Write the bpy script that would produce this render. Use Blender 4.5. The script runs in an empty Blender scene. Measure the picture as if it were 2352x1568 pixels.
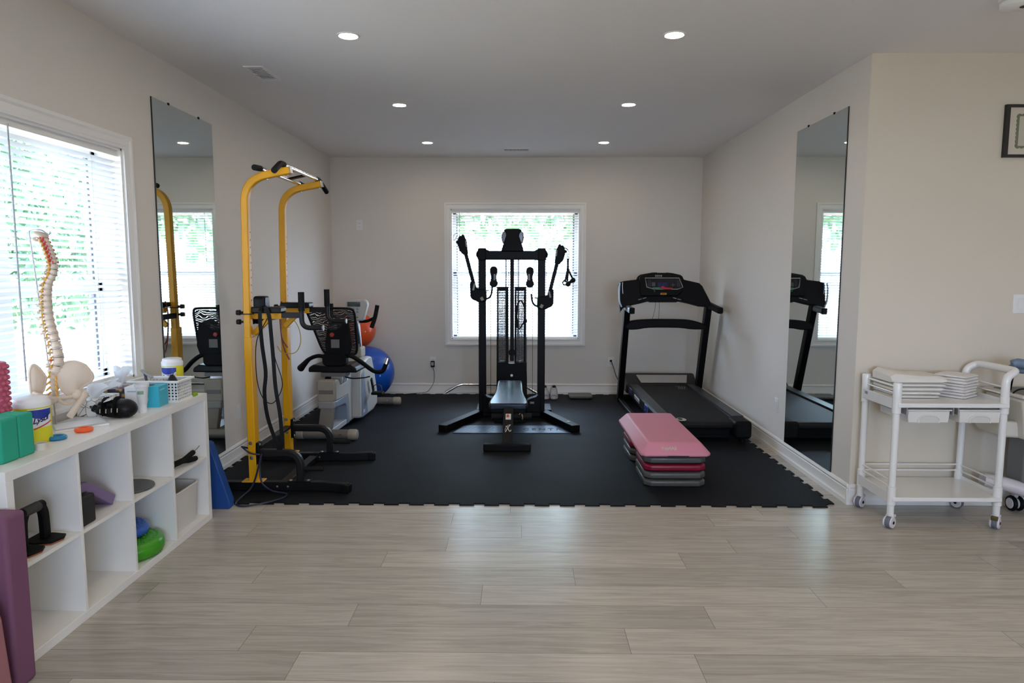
import bpy, math, random
from mathutils import Vector, Matrix, Euler
random.seed(7)
sc = bpy.context.scene
col = sc.collection
PI = math.pi

# ---------------------------------------------------------------- camera
F_PX, PITCH, YAW, ROLL = 1581.3, 0.10508, -0.01257, 0.001336
cam_d = bpy.data.cameras.new('camera'); cam = bpy.data.objects.new('camera', cam_d); col.objects.link(cam)
cam_d.sensor_fit = 'HORIZONTAL'; cam_d.sensor_width = 36.0; cam_d.lens = F_PX / 2352 * 36.0
cam_d.clip_start = 0.05; cam_d.clip_end = 200
cy_, sy_ = math.cos(YAW), math.sin(YAW); cp_, sp_ = math.cos(PITCH), math.sin(PITCH)
right = Vector((cy_, -sy_, 0)); fwd_h = Vector((sy_, cy_, 0)); up = Vector((0, 0, 1))
fwd = fwd_h * cp_ - up * sp_; upc = fwd_h * sp_ + up * cp_
cr_, sr_ = math.cos(ROLL), math.sin(ROLL)
r2 = right * cr_ + upc * sr_; u2 = upc * cr_ - right * sr_
cam.matrix_world = Matrix(((r2.x, u2.x, -fwd.x, 0), (r2.y, u2.y, -fwd.y, 0), (r2.z, u2.z, -fwd.z, 1.47), (0, 0, 0, 1)))
sc.camera = cam
# ---------------------------------------------------------------- colour management
vs = sc.view_settings
sc.display_settings.display_device = 'sRGB'
vs.view_transform = 'Standard'; vs.look = 'None'; vs.gamma = 1.0; vs.use_curve_mapping = False
vs.exposure = 0.36
cy = sc.cycles
cy.use_denoising = True
cy.max_bounces = 10; cy.diffuse_bounces = 6; cy.glossy_bounces = 5; cy.transmission_bounces = 6; cy.transparent_max_bounces = 12
cy.sample_clamp_indirect = 6.0; cy.caustics_reflective = False; cy.caustics_refractive = False
# ---------------------------------------------------------------- sky and daylight
w = bpy.data.worlds.new('sky'); sc.world = w; w.use_nodes = True
bg = w.node_tree.nodes['Background']; bg.inputs[0].default_value = (0.71, 0.89, 1.24, 1); bg.inputs[1].default_value = 14.0
XL, XR, YB, YC, H = -2.19, 2.067, 8.018, 4.238, 2.735
XE, YS = 5.6, -3.2                         # far walls of the open part of the room
LW = dict(y0=1.55, y1=3.835, z0=0.86, z1=2.12)     # opening of the left window, widened out of view for more light
BW = dict(x0=-0.808, x1=0.676, z0=0.653, z1=2.152)  # opening of the back window
EW = dict(y0=-2.4, y1=-1.3, z0=0.95, z1=2.0)          # unseen window added in the far right wall to brighten the room
SW = dict(x0=-0.2, x1=2.2, z0=0.8, z1=2.2)          # unseen window added behind the camera for fill light
def portal(name, loc, rot, sx, sy):
    l = bpy.data.lights.new(name, 'AREA'); l.shape = 'RECTANGLE'; l.size = sx; l.size_y = sy
    l.cycles.is_portal = True
    o = bpy.data.objects.new(name, l); col.objects.link(o); o.location = loc; o.rotation_euler = rot
portal('window_portal', (XL - 0.225, (LW['y0'] + LW['y1']) / 2, (LW['z0'] + LW['z1']) / 2), (0, -PI / 2, 0), LW['z1'] - LW['z0'], LW['y1'] - LW['y0'])
portal('window_portal', ((BW['x0'] + BW['x1']) / 2, YB + 0.225, (BW['z0'] + BW['z1']) / 2), (-PI / 2, 0, 0), BW['x1'] - BW['x0'], BW['z1'] - BW['z0'])
portal('window_portal', ((SW['x0'] + SW['x1']) / 2, YS - 0.225, (SW['z0'] + SW['z1']) / 2), (PI / 2, 0, 0), SW['x1'] - SW['x0'], SW['z1'] - SW['z0'])
portal('window_portal', (XE + 0.225, (EW['y0'] + EW['y1']) / 2, (EW['z0'] + EW['z1']) / 2), (0, PI / 2, 0), EW['z1'] - EW['z0'], EW['y1'] - EW['y0'])
sun_d = bpy.data.lights.new('sun', 'SUN'); sun_d.energy = 24.0; sun_d.color = (1, 0.95, 0.86); sun_d.angle = 0.02
sun = bpy.data.objects.new('sun', sun_d); col.objects.link(sun)
sun.rotation_euler = Vector((-0.45, 0.35, -0.95)).to_track_quat('-Z', 'Y').to_euler()

# ---------------------------------------------------------------- helpers: materials
def lin(h):
    h = h.lstrip('#'); c = [int(h[i:i + 2], 16) / 255 for i in (0, 2, 4)]
    return tuple((x / 12.92 if x <= 0.04045 else ((x + 0.055) / 1.055) ** 2.4) for x in c) + (1,)
MATS = {}
def mat(name, colr, rough=0.5, metal=0.0, spec=0.5, bump=0.0, bscale=200.0, var=0.0, vscale=6.0, coat=0.0, emit=None, estr=0.0):
    if name in MATS: return MATS[name]
    m = bpy.data.materials.new(name); m.use_nodes = True; nt = m.node_tree; b = nt.nodes['Principled BSDF']
    c = lin(colr) if isinstance(colr, str) else tuple(colr) + (1,)
    b.inputs['Base Color'].default_value = c; b.inputs['Roughness'].default_value = rough
    b.inputs['Metallic'].default_value = metal; b.inputs['Specular IOR Level'].default_value = spec
    if coat: b.inputs['Coat Weight'].default_value = coat; b.inputs['Coat Roughness'].default_value = 0.1
    if emit: b.inputs['Emission Color'].default_value = lin(emit) if isinstance(emit, str) else tuple(emit) + (1,); b.inputs['Emission Strength'].default_value = estr
    if bump or var:
        tc = nt.nodes.new('ShaderNodeTexCoord')
        if bump:
            n = nt.nodes.new('ShaderNodeTexNoise'); n.inputs['Scale'].default_value = bscale; n.inputs['Detail'].default_value = 3
            bp = nt.nodes.new('ShaderNodeBump'); bp.inputs['Strength'].default_value = bump; bp.inputs['Distance'].default_value = 0.002
            nt.links.new(tc.outputs['Object'], n.inputs['Vector']); nt.links.new(n.outputs['Fac'], bp.inputs['Height']); nt.links.new(bp.outputs['Normal'], b.inputs['Normal'])
        if var:
            n = nt.nodes.new('ShaderNodeTexNoise'); n.inputs['Scale'].default_value = vscale; n.inputs['Detail'].default_value = 4
            hs = nt.nodes.new('ShaderNodeHueSaturation'); hs.inputs['Color'].default_value = c
            mr = nt.nodes.new('ShaderNodeMapRange'); mr.inputs['To Min'].default_value = 1 - var; mr.inputs['To Max'].default_value = 1 + var
            nt.links.new(tc.outputs['Object'], n.inputs['Vector']); nt.links.new(n.outputs['Fac'], mr.inputs['Value']); nt.links.new(mr.outputs['Result'], hs.inputs['Value']); nt.links.new(hs.outputs['Color'], b.inputs['Base Color'])
    MATS[name] = m; return m

WALL = mat('wall_paint', (0.71, 0.668, 0.612), 0.85, spec=0.25, bump=0.06, bscale=350)
CEIL = mat('ceiling_paint', (0.80, 0.785, 0.785), 0.9, spec=0.2, bump=0.05, bscale=300)
TRIM = mat('trim_paint', (0.80, 0.785, 0.755), 0.4)
BLACK = mat('black_metal', (0.0035, 0.0035, 0.004), 0.42, spec=0.12)
BLACKM = mat('black_plastic', (0.0045, 0.0045, 0.005), 0.55, spec=0.13, bump=0.05)
DGREY = mat('charcoal_metal', (0.011, 0.011, 0.012), 0.35, spec=0.22)
VINYL = mat('black_vinyl', (0.006, 0.006, 0.007), 0.36, spec=0.2, bump=0.03, bscale=400)
FOAMB = mat('black_foam_grip', (0.006, 0.006, 0.0065), 0.7, spec=0.2, bump=0.1, bscale=500)
YELLOW = mat('yellow_powder_coat', (0.74, 0.355, 0.004), 0.38, spec=0.35, var=0.03)
CHROME = mat('chrome', (0.75, 0.75, 0.77), 0.15, 1.0)
STEEL = mat('brushed_steel', (0.55, 0.55, 0.56), 0.32, 1.0)
WHITE = mat('white_plastic', (0.80, 0.79, 0.77), 0.35)
WHITEL = mat('white_laminate', (0.80, 0.78, 0.74), 0.4)

# ---------------------------------------------------------------- helpers: mesh builder
class MB:
    def __init__(s): s.v = []; s.f = []
    def add(s, vs, fs):
        n = len(s.v); s.v += [tuple(v) for v in vs]; s.f += [tuple(i + n for i in f) for f in fs]; return s
    def box(s, x0, x1, y0, y1, z0, z1):
        vs = [(x, y, z) for z in (z0, z1) for y in (y0, y1) for x in (x0, x1)]
        return s.add(vs, [(0, 2, 3, 1), (4, 5, 7, 6), (0, 1, 5, 4), (2, 6, 7, 3), (0, 4, 6, 2), (1, 3, 7, 5)])
    def obox(s, c, size, rot=(0, 0, 0)):
        R = Euler(rot).to_matrix(); c = Vector(c); hx, hy, hz = [q / 2 for q in size]
        vs = [c + R @ Vector((x, y, z)) for z in (-hz, hz) for y in (-hy, hy) for x in (-hx, hx)]
        return s.add(vs, [(0, 2, 3, 1), (4, 5, 7, 6), (0, 1, 5, 4), (2, 6, 7, 3), (0, 4, 6, 2), (1, 3, 7, 5)])
    def sweep(s, pts, sec, upv=(0, 0, 1), closed=False, scale=None):
        pts = [Vector(p) for p in pts]; n = len(pts); k = len(sec); vs = []
        U = None
        for i, p in enumerate(pts):
            a = pts[(i - 1) % n] if (closed or i > 0) else p; b = pts[(i + 1) % n] if (closed or i < n - 1) else p
            t = (b - a).normalized()
            if U is None:
                U = Vector(upv)
                if abs(U.dot(t)) > 0.95: U = Vector((1, 0, 0)) if abs(t.x) < 0.9 else Vector((0, 1, 0))
            U = (U - t * U.dot(t)).normalized(); R = t.cross(U)
            sc_ = scale[i] if scale else 1.0
            m = 1.0
            if (closed or 0 < i < n - 1):
                t1 = (p - a).normalized() if (p - a).length > 1e-9 else t
                m = 1.0 / max(0.5, t1.dot(t))
            for (x, y) in sec: vs.append(p + R * x * sc_ + U * y * sc_)
        fs = []
        for i in range(n if closed else n - 1):
            j = (i + 1) % n
            for q in range(k): fs.append((i * k + q, i * k + (q + 1) % k, j * k + (q + 1) % k, j * k + q))
        if not closed:
            fs.append(tuple(range(k))[::-1]); fs.append(tuple((n - 1) * k + q for q in range(k)))
        return s.add(vs, fs)
    def tube(s, pts, r, n=10, closed=False):
        if isinstance(r, (int, float)): sc_ = None; rr = r
        else: sc_ = list(r); rr = 1.0
        return s.sweep(pts, [(rr * math.cos(2 * PI * i / n), rr * math.sin(2 * PI * i / n)) for i in range(n)], closed=closed, scale=sc_)
    def bar(s, pts, w_, h_, upv=(0, 0, 1), closed=False):
        return s.sweep(pts, [(-w_ / 2, -h_ / 2), (w_ / 2, -h_ / 2), (w_ / 2, h_ / 2), (-w_ / 2, h_ / 2)], upv, closed)
    def cyl(s, p0, p1, r, r1=None, n=20):
        return s.tube([p0, p1], [r, r if r1 is None else r1], n)
    def lathe(s, prof, c=(0, 0, 0), axis='z', n=28):
        vs = []; fs = []; k = len(prof)
        for i in range(n):
            a = 2 * PI * i / n
            for (r, z) in prof:
                q = (r * math.cos(a), r * math.sin(a), z)
                if axis == 'x': q = (q[2], q[0], q[1])
                if axis == 'y': q = (q[1], q[2], q[0])
                vs.append((c[0] + q[0], c[1] + q[1], c[2] + q[2]))
        for i in range(n):
            j = (i + 1) % n
            for q in range(k - 1): fs.append((i * k + q, j * k + q, j * k + q + 1, i * k + q + 1))
        if prof[0][0] > 1e-6: fs.append(tuple(i * k for i in range(n))[::-1])
        if prof[-1][0] > 1e-6: fs.append(tuple(i * k + k - 1 for i in range(n)))
        return s.add(vs, fs)
    def ell(s, c, r, n=20, m=12, rot=(0, 0, 0), fn=None):
        R = Euler(rot).to_matrix(); c = Vector(c); vs = []; fs = []
        if isinstance(r, (int, float)): r = (r, r, r)
        for i in range(m + 1):
            t = PI * i / m
            for j in range(n):
                a = 2 * PI * j / n
                q = Vector((math.sin(t) * math.cos(a), math.sin(t) * math.sin(a), math.cos(t)))
                if fn: q = Vector(fn(q))
                vs.append(c + R @ Vector((q.x * r[0], q.y * r[1], q.z * r[2])))
        for i in range(m):
            for j in range(n): fs.append((i * n + j, (i + 1) * n + j, (i + 1) * n + (j + 1) % n, i * n + (j + 1) % n))
        return s.add(vs, fs)
    def prism(s, poly, vec):
        poly = [Vector(p) for p in poly]; vec = Vector(vec); k = len(poly)
        return s.add(poly + [p + vec for p in poly], [tuple(range(k))[::-1], tuple(range(k, 2 * k))] + [(i, (i + 1) % k, k + (i + 1) % k, k + i) for i in range(k)])
    def xz(s, poly, y0, y1): return s.prism([(x, y0, z) for x, z in poly], (0, y1 - y0, 0))
    def yz(s, poly, x0, x1): return s.prism([(x0, y, z) for y, z in poly], (x1 - x0, 0, 0))
    def xy(s, poly, z0, z1): return s.prism([(x, y, z0) for x, y in poly], (0, 0, z1 - z0))
    def torus(s, c, R, r, axis='z', n=28, k=10):
        pts = []
        for i in range(n):
            a = 2 * PI * i / n; q = (R * math.cos(a), R * math.sin(a), 0)
            if axis == 'x': q = (0, q[0], q[1])
            if axis == 'y': q = (q[0], 0, q[1])
            pts.append((c[0] + q[0], c[1] + q[1], c[2] + q[2]))
        return s.tube(pts, r, k, closed=True)
    def xf(s, M):
        s.v = [tuple(M @ Vector(v)) for v in s.v]; return s
def fillet(pts, r, n=6):
    pts = [Vector(p) for p in pts]; out = [pts[0]]
    rs = r if isinstance(r, (list, tuple)) else [r] * (len(pts) - 2)
    for i in range(1, len(pts) - 1):
        p = pts[i]; a = (pts[i - 1] - p); b = (pts[i + 1] - p); d = min(rs[i - 1], a.length * 0.49, b.length * 0.49)
        A = p + a.normalized() * d; B = p + b.normalized() * d
        for k in range(n + 1):
            t = k / n; out.append(A * (1 - t) ** 2 + p * 2 * t * (1 - t) + B * t * t)
    out.append(pts[-1]); return out
def spline(pts, n=8):
    P = [Vector(p) for p in pts]; P = [P[0] * 2 - P[1]] + P + [P[-1] * 2 - P[-2]]; out = []
    for i in range(1, len(P) - 2):
        for k in range(n):
            t = k / n
            out.append(0.5 * ((2 * P[i]) + (-P[i - 1] + P[i + 1]) * t + (2 * P[i - 1] - 5 * P[i] + 4 * P[i + 1] - P[i + 2]) * t * t + (-P[i - 1] + 3 * P[i] - 3 * P[i + 1] + P[i + 2]) * t ** 3))
    out.append(P[-2]); return out
def rrect(x0, x1, y0, y1, r, n=5):
    out = []
    for cx, cy2, a0 in ((x1 - r, y1 - r, 0), (x0 + r, y1 - r, PI / 2), (x0 + r, y0 + r, PI), (x1 - r, y0 + r, 1.5 * PI)):
        for k in range(n + 1):
            a = a0 + PI / 2 * k / n; out.append((cx + r * math.cos(a), cy2 + r * math.sin(a)))
    return out

# ---------------------------------------------------------------- helpers: objects
def root_of(o):
    while o.parent: o = o.parent
    return o
def mesh_obj(name, mb, m, parent=None, bevel=0.0, angle=35, seg=2, local=False, smooth=True):
    me = bpy.data.meshes.new(name)
    v = mb.v
    if parent is not None and not local:
        off = root_of(parent).location; v = [(p[0] - off.x, p[1] - off.y, p[2] - off.z) for p in v]
    me.from_pydata(v, [], mb.f); me.validate(); me.update()
    o = bpy.data.objects.new(name, me); col.objects.link(o)
    if m: me.materials.append(m)
    if smooth:
        me.shade_smooth(); me.set_sharp_from_angle(angle=math.radians(angle))
    if bevel:
        b = o.modifiers.new('bevel', 'BEVEL'); b.width = bevel; b.segments = seg; b.limit_method = 'ANGLE'; b.angle_limit = math.radians(40); b.harden_normals = False
    if parent is not None: o.parent = parent
    return o
def tag(o, label=None, cat=None, group=None, kind=None):
    if label: o['label'] = label
    if cat: o['category'] = cat
    if group: o['group'] = group
    if kind: o['kind'] = kind
    return o
def thing(name, label, cat, loc=(0, 0, 0), rz=0.0, group=None):
    o = bpy.data.objects.new(name, None); col.objects.link(o); o.location = loc; o.rotation_euler = (0, 0, rz)
    o.empty_display_size = 0.1
    return tag(o, label, cat, group)
part = mesh_obj
def single(name, mb, m, label, cat, loc=None, group=None, **kw):
    """a thing that is one mesh; mb in world coordinates, origin put at loc"""
    if loc is not None: mb.v = [(p[0] - loc[0], p[1] - loc[1], p[2] - loc[2]) for p in mb.v]
    o = mesh_obj(name, mb, m, **kw)
    if loc is not None: o.location = loc
    return tag(o, label, cat, group)
def struct(name, mb, m, parent=None, **kw):
    o = mesh_obj(name, mb, m, parent, **kw)
    if parent is None: o['kind'] = 'structure'
    return o
def copy_tree(o, parent=None):
    c = o.copy(); col.objects.link(c); c.parent = parent
    for ch in list(o.children): copy_tree(ch, c)
    return c
def text_mb(body, size, depth=0.0005, spacing=1.0, bold=False):
    cu = bpy.data.curves.new('txt', 'FONT'); cu.body = body; cu.size = size; cu.extrude = depth; cu.align_x = 'CENTER'; cu.align_y = 'CENTER'; cu.space_character = spacing
    if bold: cu.offset = size * 0.02
    ob = bpy.data.objects.new('txt', cu); col.objects.link(ob)
    me = bpy.data.meshes.new_from_object(ob.evaluated_get(bpy.context.evaluated_depsgraph_get()))
    mb = MB(); mb.add([tuple(v.co) for v in me.vertices], [tuple(p.vertices) for p in me.polygons])
    bpy.data.objects.remove(ob); bpy.data.curves.remove(cu); bpy.data.meshes.remove(me)
    return mb

# ================================================================= THE ROOM
T = 0.22
# floor of light plank boards, one mesh; joints of the boards by row
fm = bpy.data.materials.new('light_oak_planks'); fm.use_nodes = True; nt = fm.node_tree; b = nt.nodes['Principled BSDF']
at = nt.nodes.new('ShaderNodeAttribute'); at.attribute_name = 'tone'
tc = nt.nodes.new('ShaderNodeTexCoord'); mp = nt.nodes.new('ShaderNodeMapping'); mp.inputs['Scale'].default_value = (1.0, 14.0, 1.0)
va = nt.nodes.new('ShaderNodeVectorMath'); va.operation = 'ADD'; nt.links.new(tc.outputs['Object'], va.inputs[0]); nt.links.new(at.outputs['Vector'], va.inputs[1])
nt.links.new(va.outputs[0], mp.inputs['Vector'])
n1 = nt.nodes.new('ShaderNodeTexNoise'); n1.inputs['Scale'].default_value = 2.6; n1.inputs['Detail'].default_value = 6; n1.inputs['Distortion'].default_value = 1.2
n2 = nt.nodes.new('ShaderNodeTexNoise'); n2.inputs['Scale'].default_value = 16; n2.inputs['Detail'].default_value = 4
nt.links.new(mp.outputs[0], n1.inputs['Vector']); nt.links.new(mp.outputs[0], n2.inputs['Vector'])
rp = nt.nodes.new('ShaderNodeValToRGB'); rp.color_ramp.elements[0].position = 0.28; rp.color_ramp.elements[0].color = (0.385, 0.348, 0.302, 1); rp.color_ramp.elements[1].position = 0.62; rp.color_ramp.elements[1].color = (0.50, 0.46, 0.405, 1)
nt.links.new(n1.outputs['Fac'], rp.inputs['Fac'])
mx = nt.nodes.new('ShaderNodeMix'); mx.data_type = 'RGBA'; mx.blend_type = 'MULTIPLY'; mx.inputs['Factor'].default_value = 1.0
sx = nt.nodes.new('ShaderNodeSeparateXYZ'); nt.links.new(at.outputs['Vector'], sx.inputs[0])
mr = nt.nodes.new('ShaderNodeMapRange'); mr.inputs['From Max'].default_value = 1.0; mr.inputs['To Min'].default_value = 0.80; mr.inputs['To Max'].default_value = 1.12
nt.links.new(sx.outputs['X'], mr.inputs['Value'])
mr2 = nt.nodes.new('ShaderNodeMapRange'); mr2.inputs['To Min'].default_value = 0.93; mr2.inputs['To Max'].default_value = 1.05; nt.links.new(n2.outputs['Fac'], mr2.inputs['Value'])
ml = nt.nodes.new('ShaderNodeMath'); ml.operation = 'MULTIPLY'; nt.links.new(mr.outputs[0], ml.inputs[0]); nt.links.new(mr2.outputs[0], ml.inputs[1])
nt.links.new(rp.outputs['Color'], mx.inputs['A']); nt.links.new(ml.outputs[0], mx.inputs['B']); nt.links.new(mx.outputs['Result'], b.inputs['Base Color'])
b.inputs['Roughness'].default_value = 0.27; b.inputs['Specular IOR Level'].default_value = 0.42
bp = nt.nodes.new('ShaderNodeBump'); bp.inputs['Strength'].default_value = 0.06; bp.inputs['Distance'].default_value = 0.002; nt.links.new(n2.outputs['Fac'], bp.inputs['Height']); nt.links.new(bp.outputs[0], b.inputs['Normal'])
JOINTS = {0: ([-0.846, 0.669], {1: .85, 2: .35}), 1: ([0.429, 1.968], {0: .3, 1: .8, 2: .5}), 2: ([-0.712, 0.804], {0: .55, 1: .25, 2: .75}), 3: ([-0.174, 1.343], {0: .45, 1: .75, 2: .6}),
          4: ([0.26, 1.787], {0: .45, 1: .3, 2: .7}), 5: ([-0.691, 0.824, 2.36], {0: .4, 1: .8, 2: .3}), 6: ([-0.391], {0: .4, 1: .55}), 7: ([0.007, 1.531], {0: .5, 1: .45, 2: .6}), 8: ([-0.40], {0: .5, 1: .45})}
PW, PY0, PL = 0.19, 2.32, 1.52
pv = []; pf = []; tones = []
for row in range(-30, 31):
    y0 = PY0 + row * PW; y1 = y0 + PW
    if y1 < YS: continue
    if y0 > YB + 0.1: break
    js, tn = JOINTS.get(row, ([random.uniform(-0.8, 0.7)], {}))
    js = list(js)
    first = len([0])
    left = []; x = js[0] - PL
    while x > XL - 0.2: left.append(x); x -= PL
    rightj = []; x = js[-1] + PL
    while x < XE + 0.2: rightj.append(x); x += PL
    edges = [XL - 0.2] + sorted(left) + js + rightj + [XE + 0.2]
    base = len(left)
    for i in range(len(edges) - 1):
        a, c = edges[i], edges[i + 1]; g = 0.0008; n = len(pv)
        pv += [(a + g, y0 + g, 0), (c - g, y0 + g, 0), (c - g, y1 - g, 0), (a + g, y1 - g, 0)]; pf.append((n, n + 1, n + 2, n + 3))
        tones.append((tn.get(i - base, random.random()), random.uniform(0, 30), random.uniform(0, 30)))
fme = bpy.data.meshes.new('floor'); fme.from_pydata(pv, [], pf); fme.update()
ta = fme.attributes.new('tone', 'FLOAT_VECTOR', 'FACE'); ta.data.foreach_set('vector', [c for t in tones for c in t])
fme.materials.append(fm); fl_o = bpy.data.objects.new('floor', fme); col.objects.link(fl_o); fl_o['kind'] = 'structure'
struct('subfloor', MB().box(XL - 0.2, XE + 0.2, YS - 0.2, YB + 0.2, -0.2, -0.0015), mat('joint_dark', (0.10, 0.085, 0.07), 0.9))
struct('ceiling', MB().box(XL - T, XE + T, YS - T, YB + T, H, H + 0.2), CEIL)
m = MB().box(XL - T, XL, YS - T, LW['y0'], 0, H).box(XL - T, XL, LW['y1'], YB + T, 0, H).box(XL - T, XL, LW['y0'], LW['y1'], 0, LW['z0']).box(XL - T, XL, LW['y0'], LW['y1'], LW['z1'], H)
struct('wall_left', m, WALL)
m = MB().box(XL, BW['x0'], YB, YB + T, 0, H).box(BW['x1'], XR + T, YB, YB + T, 0, H).box(BW['x0'], BW['x1'], YB, YB + T, 0, BW['z0']).box(BW['x0'], BW['x1'], YB, YB + T, BW['z1'], H)
struct('wall_back', m, WALL)
struct('wall_right', MB().box(XR, XR + T, YC, YB, 0, H), WALL)
struct('wall_side', MB().box(XR + 0.0005, XE + T, YC - 0.0005, YC + T, 0, H), mat('wall_paint_warm_light', (0.67, 0.605, 0.505), 0.85, spec=0.25, bump=0.06, bscale=350))  # same wall paint, with the warm indoor light put into its colour
m = MB().box(XE, XE + T, YS - T, EW['y0'], 0, H).box(XE, XE + T, EW['y1'], YC, 0, H).box(XE, XE + T, EW['y0'], EW['y1'], 0, EW['z0']).box(XE, XE + T, EW['y0'], EW['y1'], EW['z1'], H)
struct('wall_east', m, WALL)
m = MB().box(XL, SW['x0'], YS - T, YS, 0, H).box(SW['x1'], XE, YS - T, YS, 0, H).box(SW['x0'], SW['x1'], YS - T, YS, 0, SW['z0']).box(SW['x0'], SW['x1'], YS - T, YS, SW['z1'], H)
struct('wall_south', m, WALL)
# skirting boards with their moulded profile (depth from the wall, height)
BP = [(0, 0), (0.019, 0), (0.019, 0.028), (0.015, 0.036), (0.013, 0.042), (0.012, 0.092), (0.009, 0.098), (0.013, 0.104), (0.015, 0.112), (0.011, 0.122), (0.004, 0.128), (0, 0.128)]
struct('baseboard_left', MB().prism([(XL + d, YS, z) for d, z in BP], (0, YB - YS, 0)), TRIM, angle=25)
struct('baseboard_right', MB().prism([(XR - d, YC - 0.0196, z) for d, z in BP], (0, YB - YC + 0.0196, 0)), TRIM, angle=25)
struct('baseboard_back', MB().prism([(XL + 0.019, YB - d, z) for d, z in BP], (XR - XL - 0.038, 0, 0)), TRIM, angle=25)
struct('baseboard_side', MB().prism([(XR - 0.0182, YC - d, z) for d, z in BP], (XE - XR, 0, 0)), TRIM, angle=25)

# thin clear glass
gm = bpy.data.materials.new('window_glass'); gm.use_nodes = True; nt = gm.node_tree; nt.nodes.clear()
go = nt.nodes.new('ShaderNodeOutputMaterial'); gx = nt.nodes.new('ShaderNodeMixShader'); gt = nt.nodes.new('ShaderNodeBsdfTransparent'); gg = nt.nodes.new('ShaderNodeBsdfGlossy')
gg.inputs['Roughness'].default_value = 0.01; gt.inputs[0].default_value = (0.94, 0.97, 0.96, 1); gx.inputs[0].default_value = 0.07
nt.links.new(gt.outputs[0], gx.inputs[1]); nt.links.new(gg.outputs[0], gx.inputs[2]); nt.links.new(gx.outputs[0], go.inputs[0])
VINYLW = mat('white_window_vinyl', (0.78, 0.78, 0.78), 0.4)
# casing profile: (outwards, depth)
def casing(mb, P, inward, w_=0.072):
    """P: four corners of the opening in order; picture-frame moulding around it. inward: direction into the room"""
    P = [Vector(p) for p in P]; c = sum(P, Vector()) / 4; I = Vector(inward)
    prof = [(0.0, 0.0), (0.0, 0.014), (0.012, 0.017), (0.02, 0.013), (0.045, 0.016), (0.056, 0.022), (w_, 0.022), (w_, 0.0)]
    vs = []
    for i in range(4):
        a = (P[i] - P[(i - 1) % 4]).normalized(); bb = (P[(i + 1) % 4] - P[i]).normalized(); out = (a - bb)
        for d, z in prof: vs.append(P[i] + out * d + I * z)
    k = len(prof); fs = []
    for i in range(4):
        j = (i + 1) % 4
        for q in range(k - 1): fs.append((i * k + q, j * k + q, j * k + q + 1, i * k + q + 1))
    return mb.add(vs, fs)
def window(name, P, inward, split, mullions, depth=0.165, sash=0.05):
    """opening corners P (bl, br, tr, tl seen from inside)"""
    root = struct(name, casing(MB(), P, inward), TRIM, angle=20)
    P = [Vector(p) for p in P]; I = Vector(inward); A = P[1] - P[0]; W_ = A.length; A.normalize(); Hh = (P[3] - P[0]).length
    def q(mb, a0, a1, z0, z1, d0, d1):
        vs = [P[0] + A * a + Vector((0, 0, z)) - I * d for d in (d0, d1) for z in (z0, z1) for a in (a0, a1)]
        mb.add(vs, [(0, 1, 3, 2), (4, 6, 7, 5), (0, 4, 5, 1), (2, 3, 7, 6), (0, 2, 6, 4), (1, 5, 7, 3)])
    jm = MB()
    q(jm, -0.0, 0.012, 0, Hh, 0.0, T); q(jm, W_ - 0.012, W_, 0, Hh, 0.0, T); q(jm, 0, W_, 0, 0.012, 0.0, T); q(jm, 0, W_, Hh - 0.012, Hh, 0.0, T)
    struct('window_jamb', jm, TRIM, root, local=True)
    m = MB()
    for (a0, a1) in ((0.012, sash), (W_ - sash, W_ - 0.012)): q(m, a0, a1, 0.012, Hh - 0.012, depth - 0.02, depth + 0.03)
    for (z0, z1) in ((0.012, sash), (Hh - sash, Hh - 0.012), (split - 0.025, split + 0.03)): q(m, 0.012, W_ - 0.012, z0, z1, depth - 0.02, depth + 0.03)
    for a in mullions: q(m, a - 0.055, a + 0.055, 0.012, Hh - 0.012, depth - 0.025, depth + 0.03)
    struct('window_sash', m, VINYLW, root, local=True)
    # dark weather strip lines beside the glass
    m = MB(); ed = [sash] + [x for a in mullions for x in (a - 0.055, a + 0.055)] + [W_ - sash]
    for i, a in enumerate(ed):
        s_ = 1 if i % 2 == 0 else -1
        q(m, min(a, a + s_ * 0.018), max(a, a + s_ * 0.014), sash, Hh - sash, depth - 0.004, depth + 0.012)
    struct('window_gasket', m, mat('gasket_grey', (0.16, 0.17, 0.18), 0.6), root, local=True)
    g = MB(); v = [P[0] + A * a + Vector((0, 0, z)) - I * (depth + 0.005) for a, z in ((0.02, 0.02), (W_ - 0.02, 0.02), (W_ - 0.02, Hh - 0.02), (0.02, Hh - 0.02))]
    g.add(v, [(0, 1, 2, 3)])
    struct('window_glass', g, gm, root, local=True, smooth=False)
    return root
window('window_1', [(XL, LW['y0'], LW['z0']), (XL, LW['y1'], LW['z0']), (XL, LW['y1'], LW['z1']), (XL, LW['y0'], LW['z1'])], (1, 0, 0), 0.50, [0.76, 1.52], sash=0.05)
window('window_2', [(BW['x0'], YB, BW['z0']), (BW['x1'], YB, BW['z0']), (BW['x1'], YB, BW['z1']), (BW['x0'], YB, BW['z1'])], (0, -1, 0), 0.76, [])
window('added_window_south', [(SW['x1'], YS, SW['z0']), (SW['x0'], YS, SW['z0']), (SW['x0'], YS, SW['z1']), (SW['x1'], YS, SW['z1'])], (0, 1, 0), 0.7, [1.2])  # added behind the camera as a fill light opening

window('added_window_east', [(XE, EW['y1'], EW['z0']), (XE, EW['y0'], EW['z0']), (XE, EW['y0'], EW['z1']), (XE, EW['y1'], EW['z1'])], (-1, 0, 0), 0.5, [])  # added out of view to bring light from the right
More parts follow.
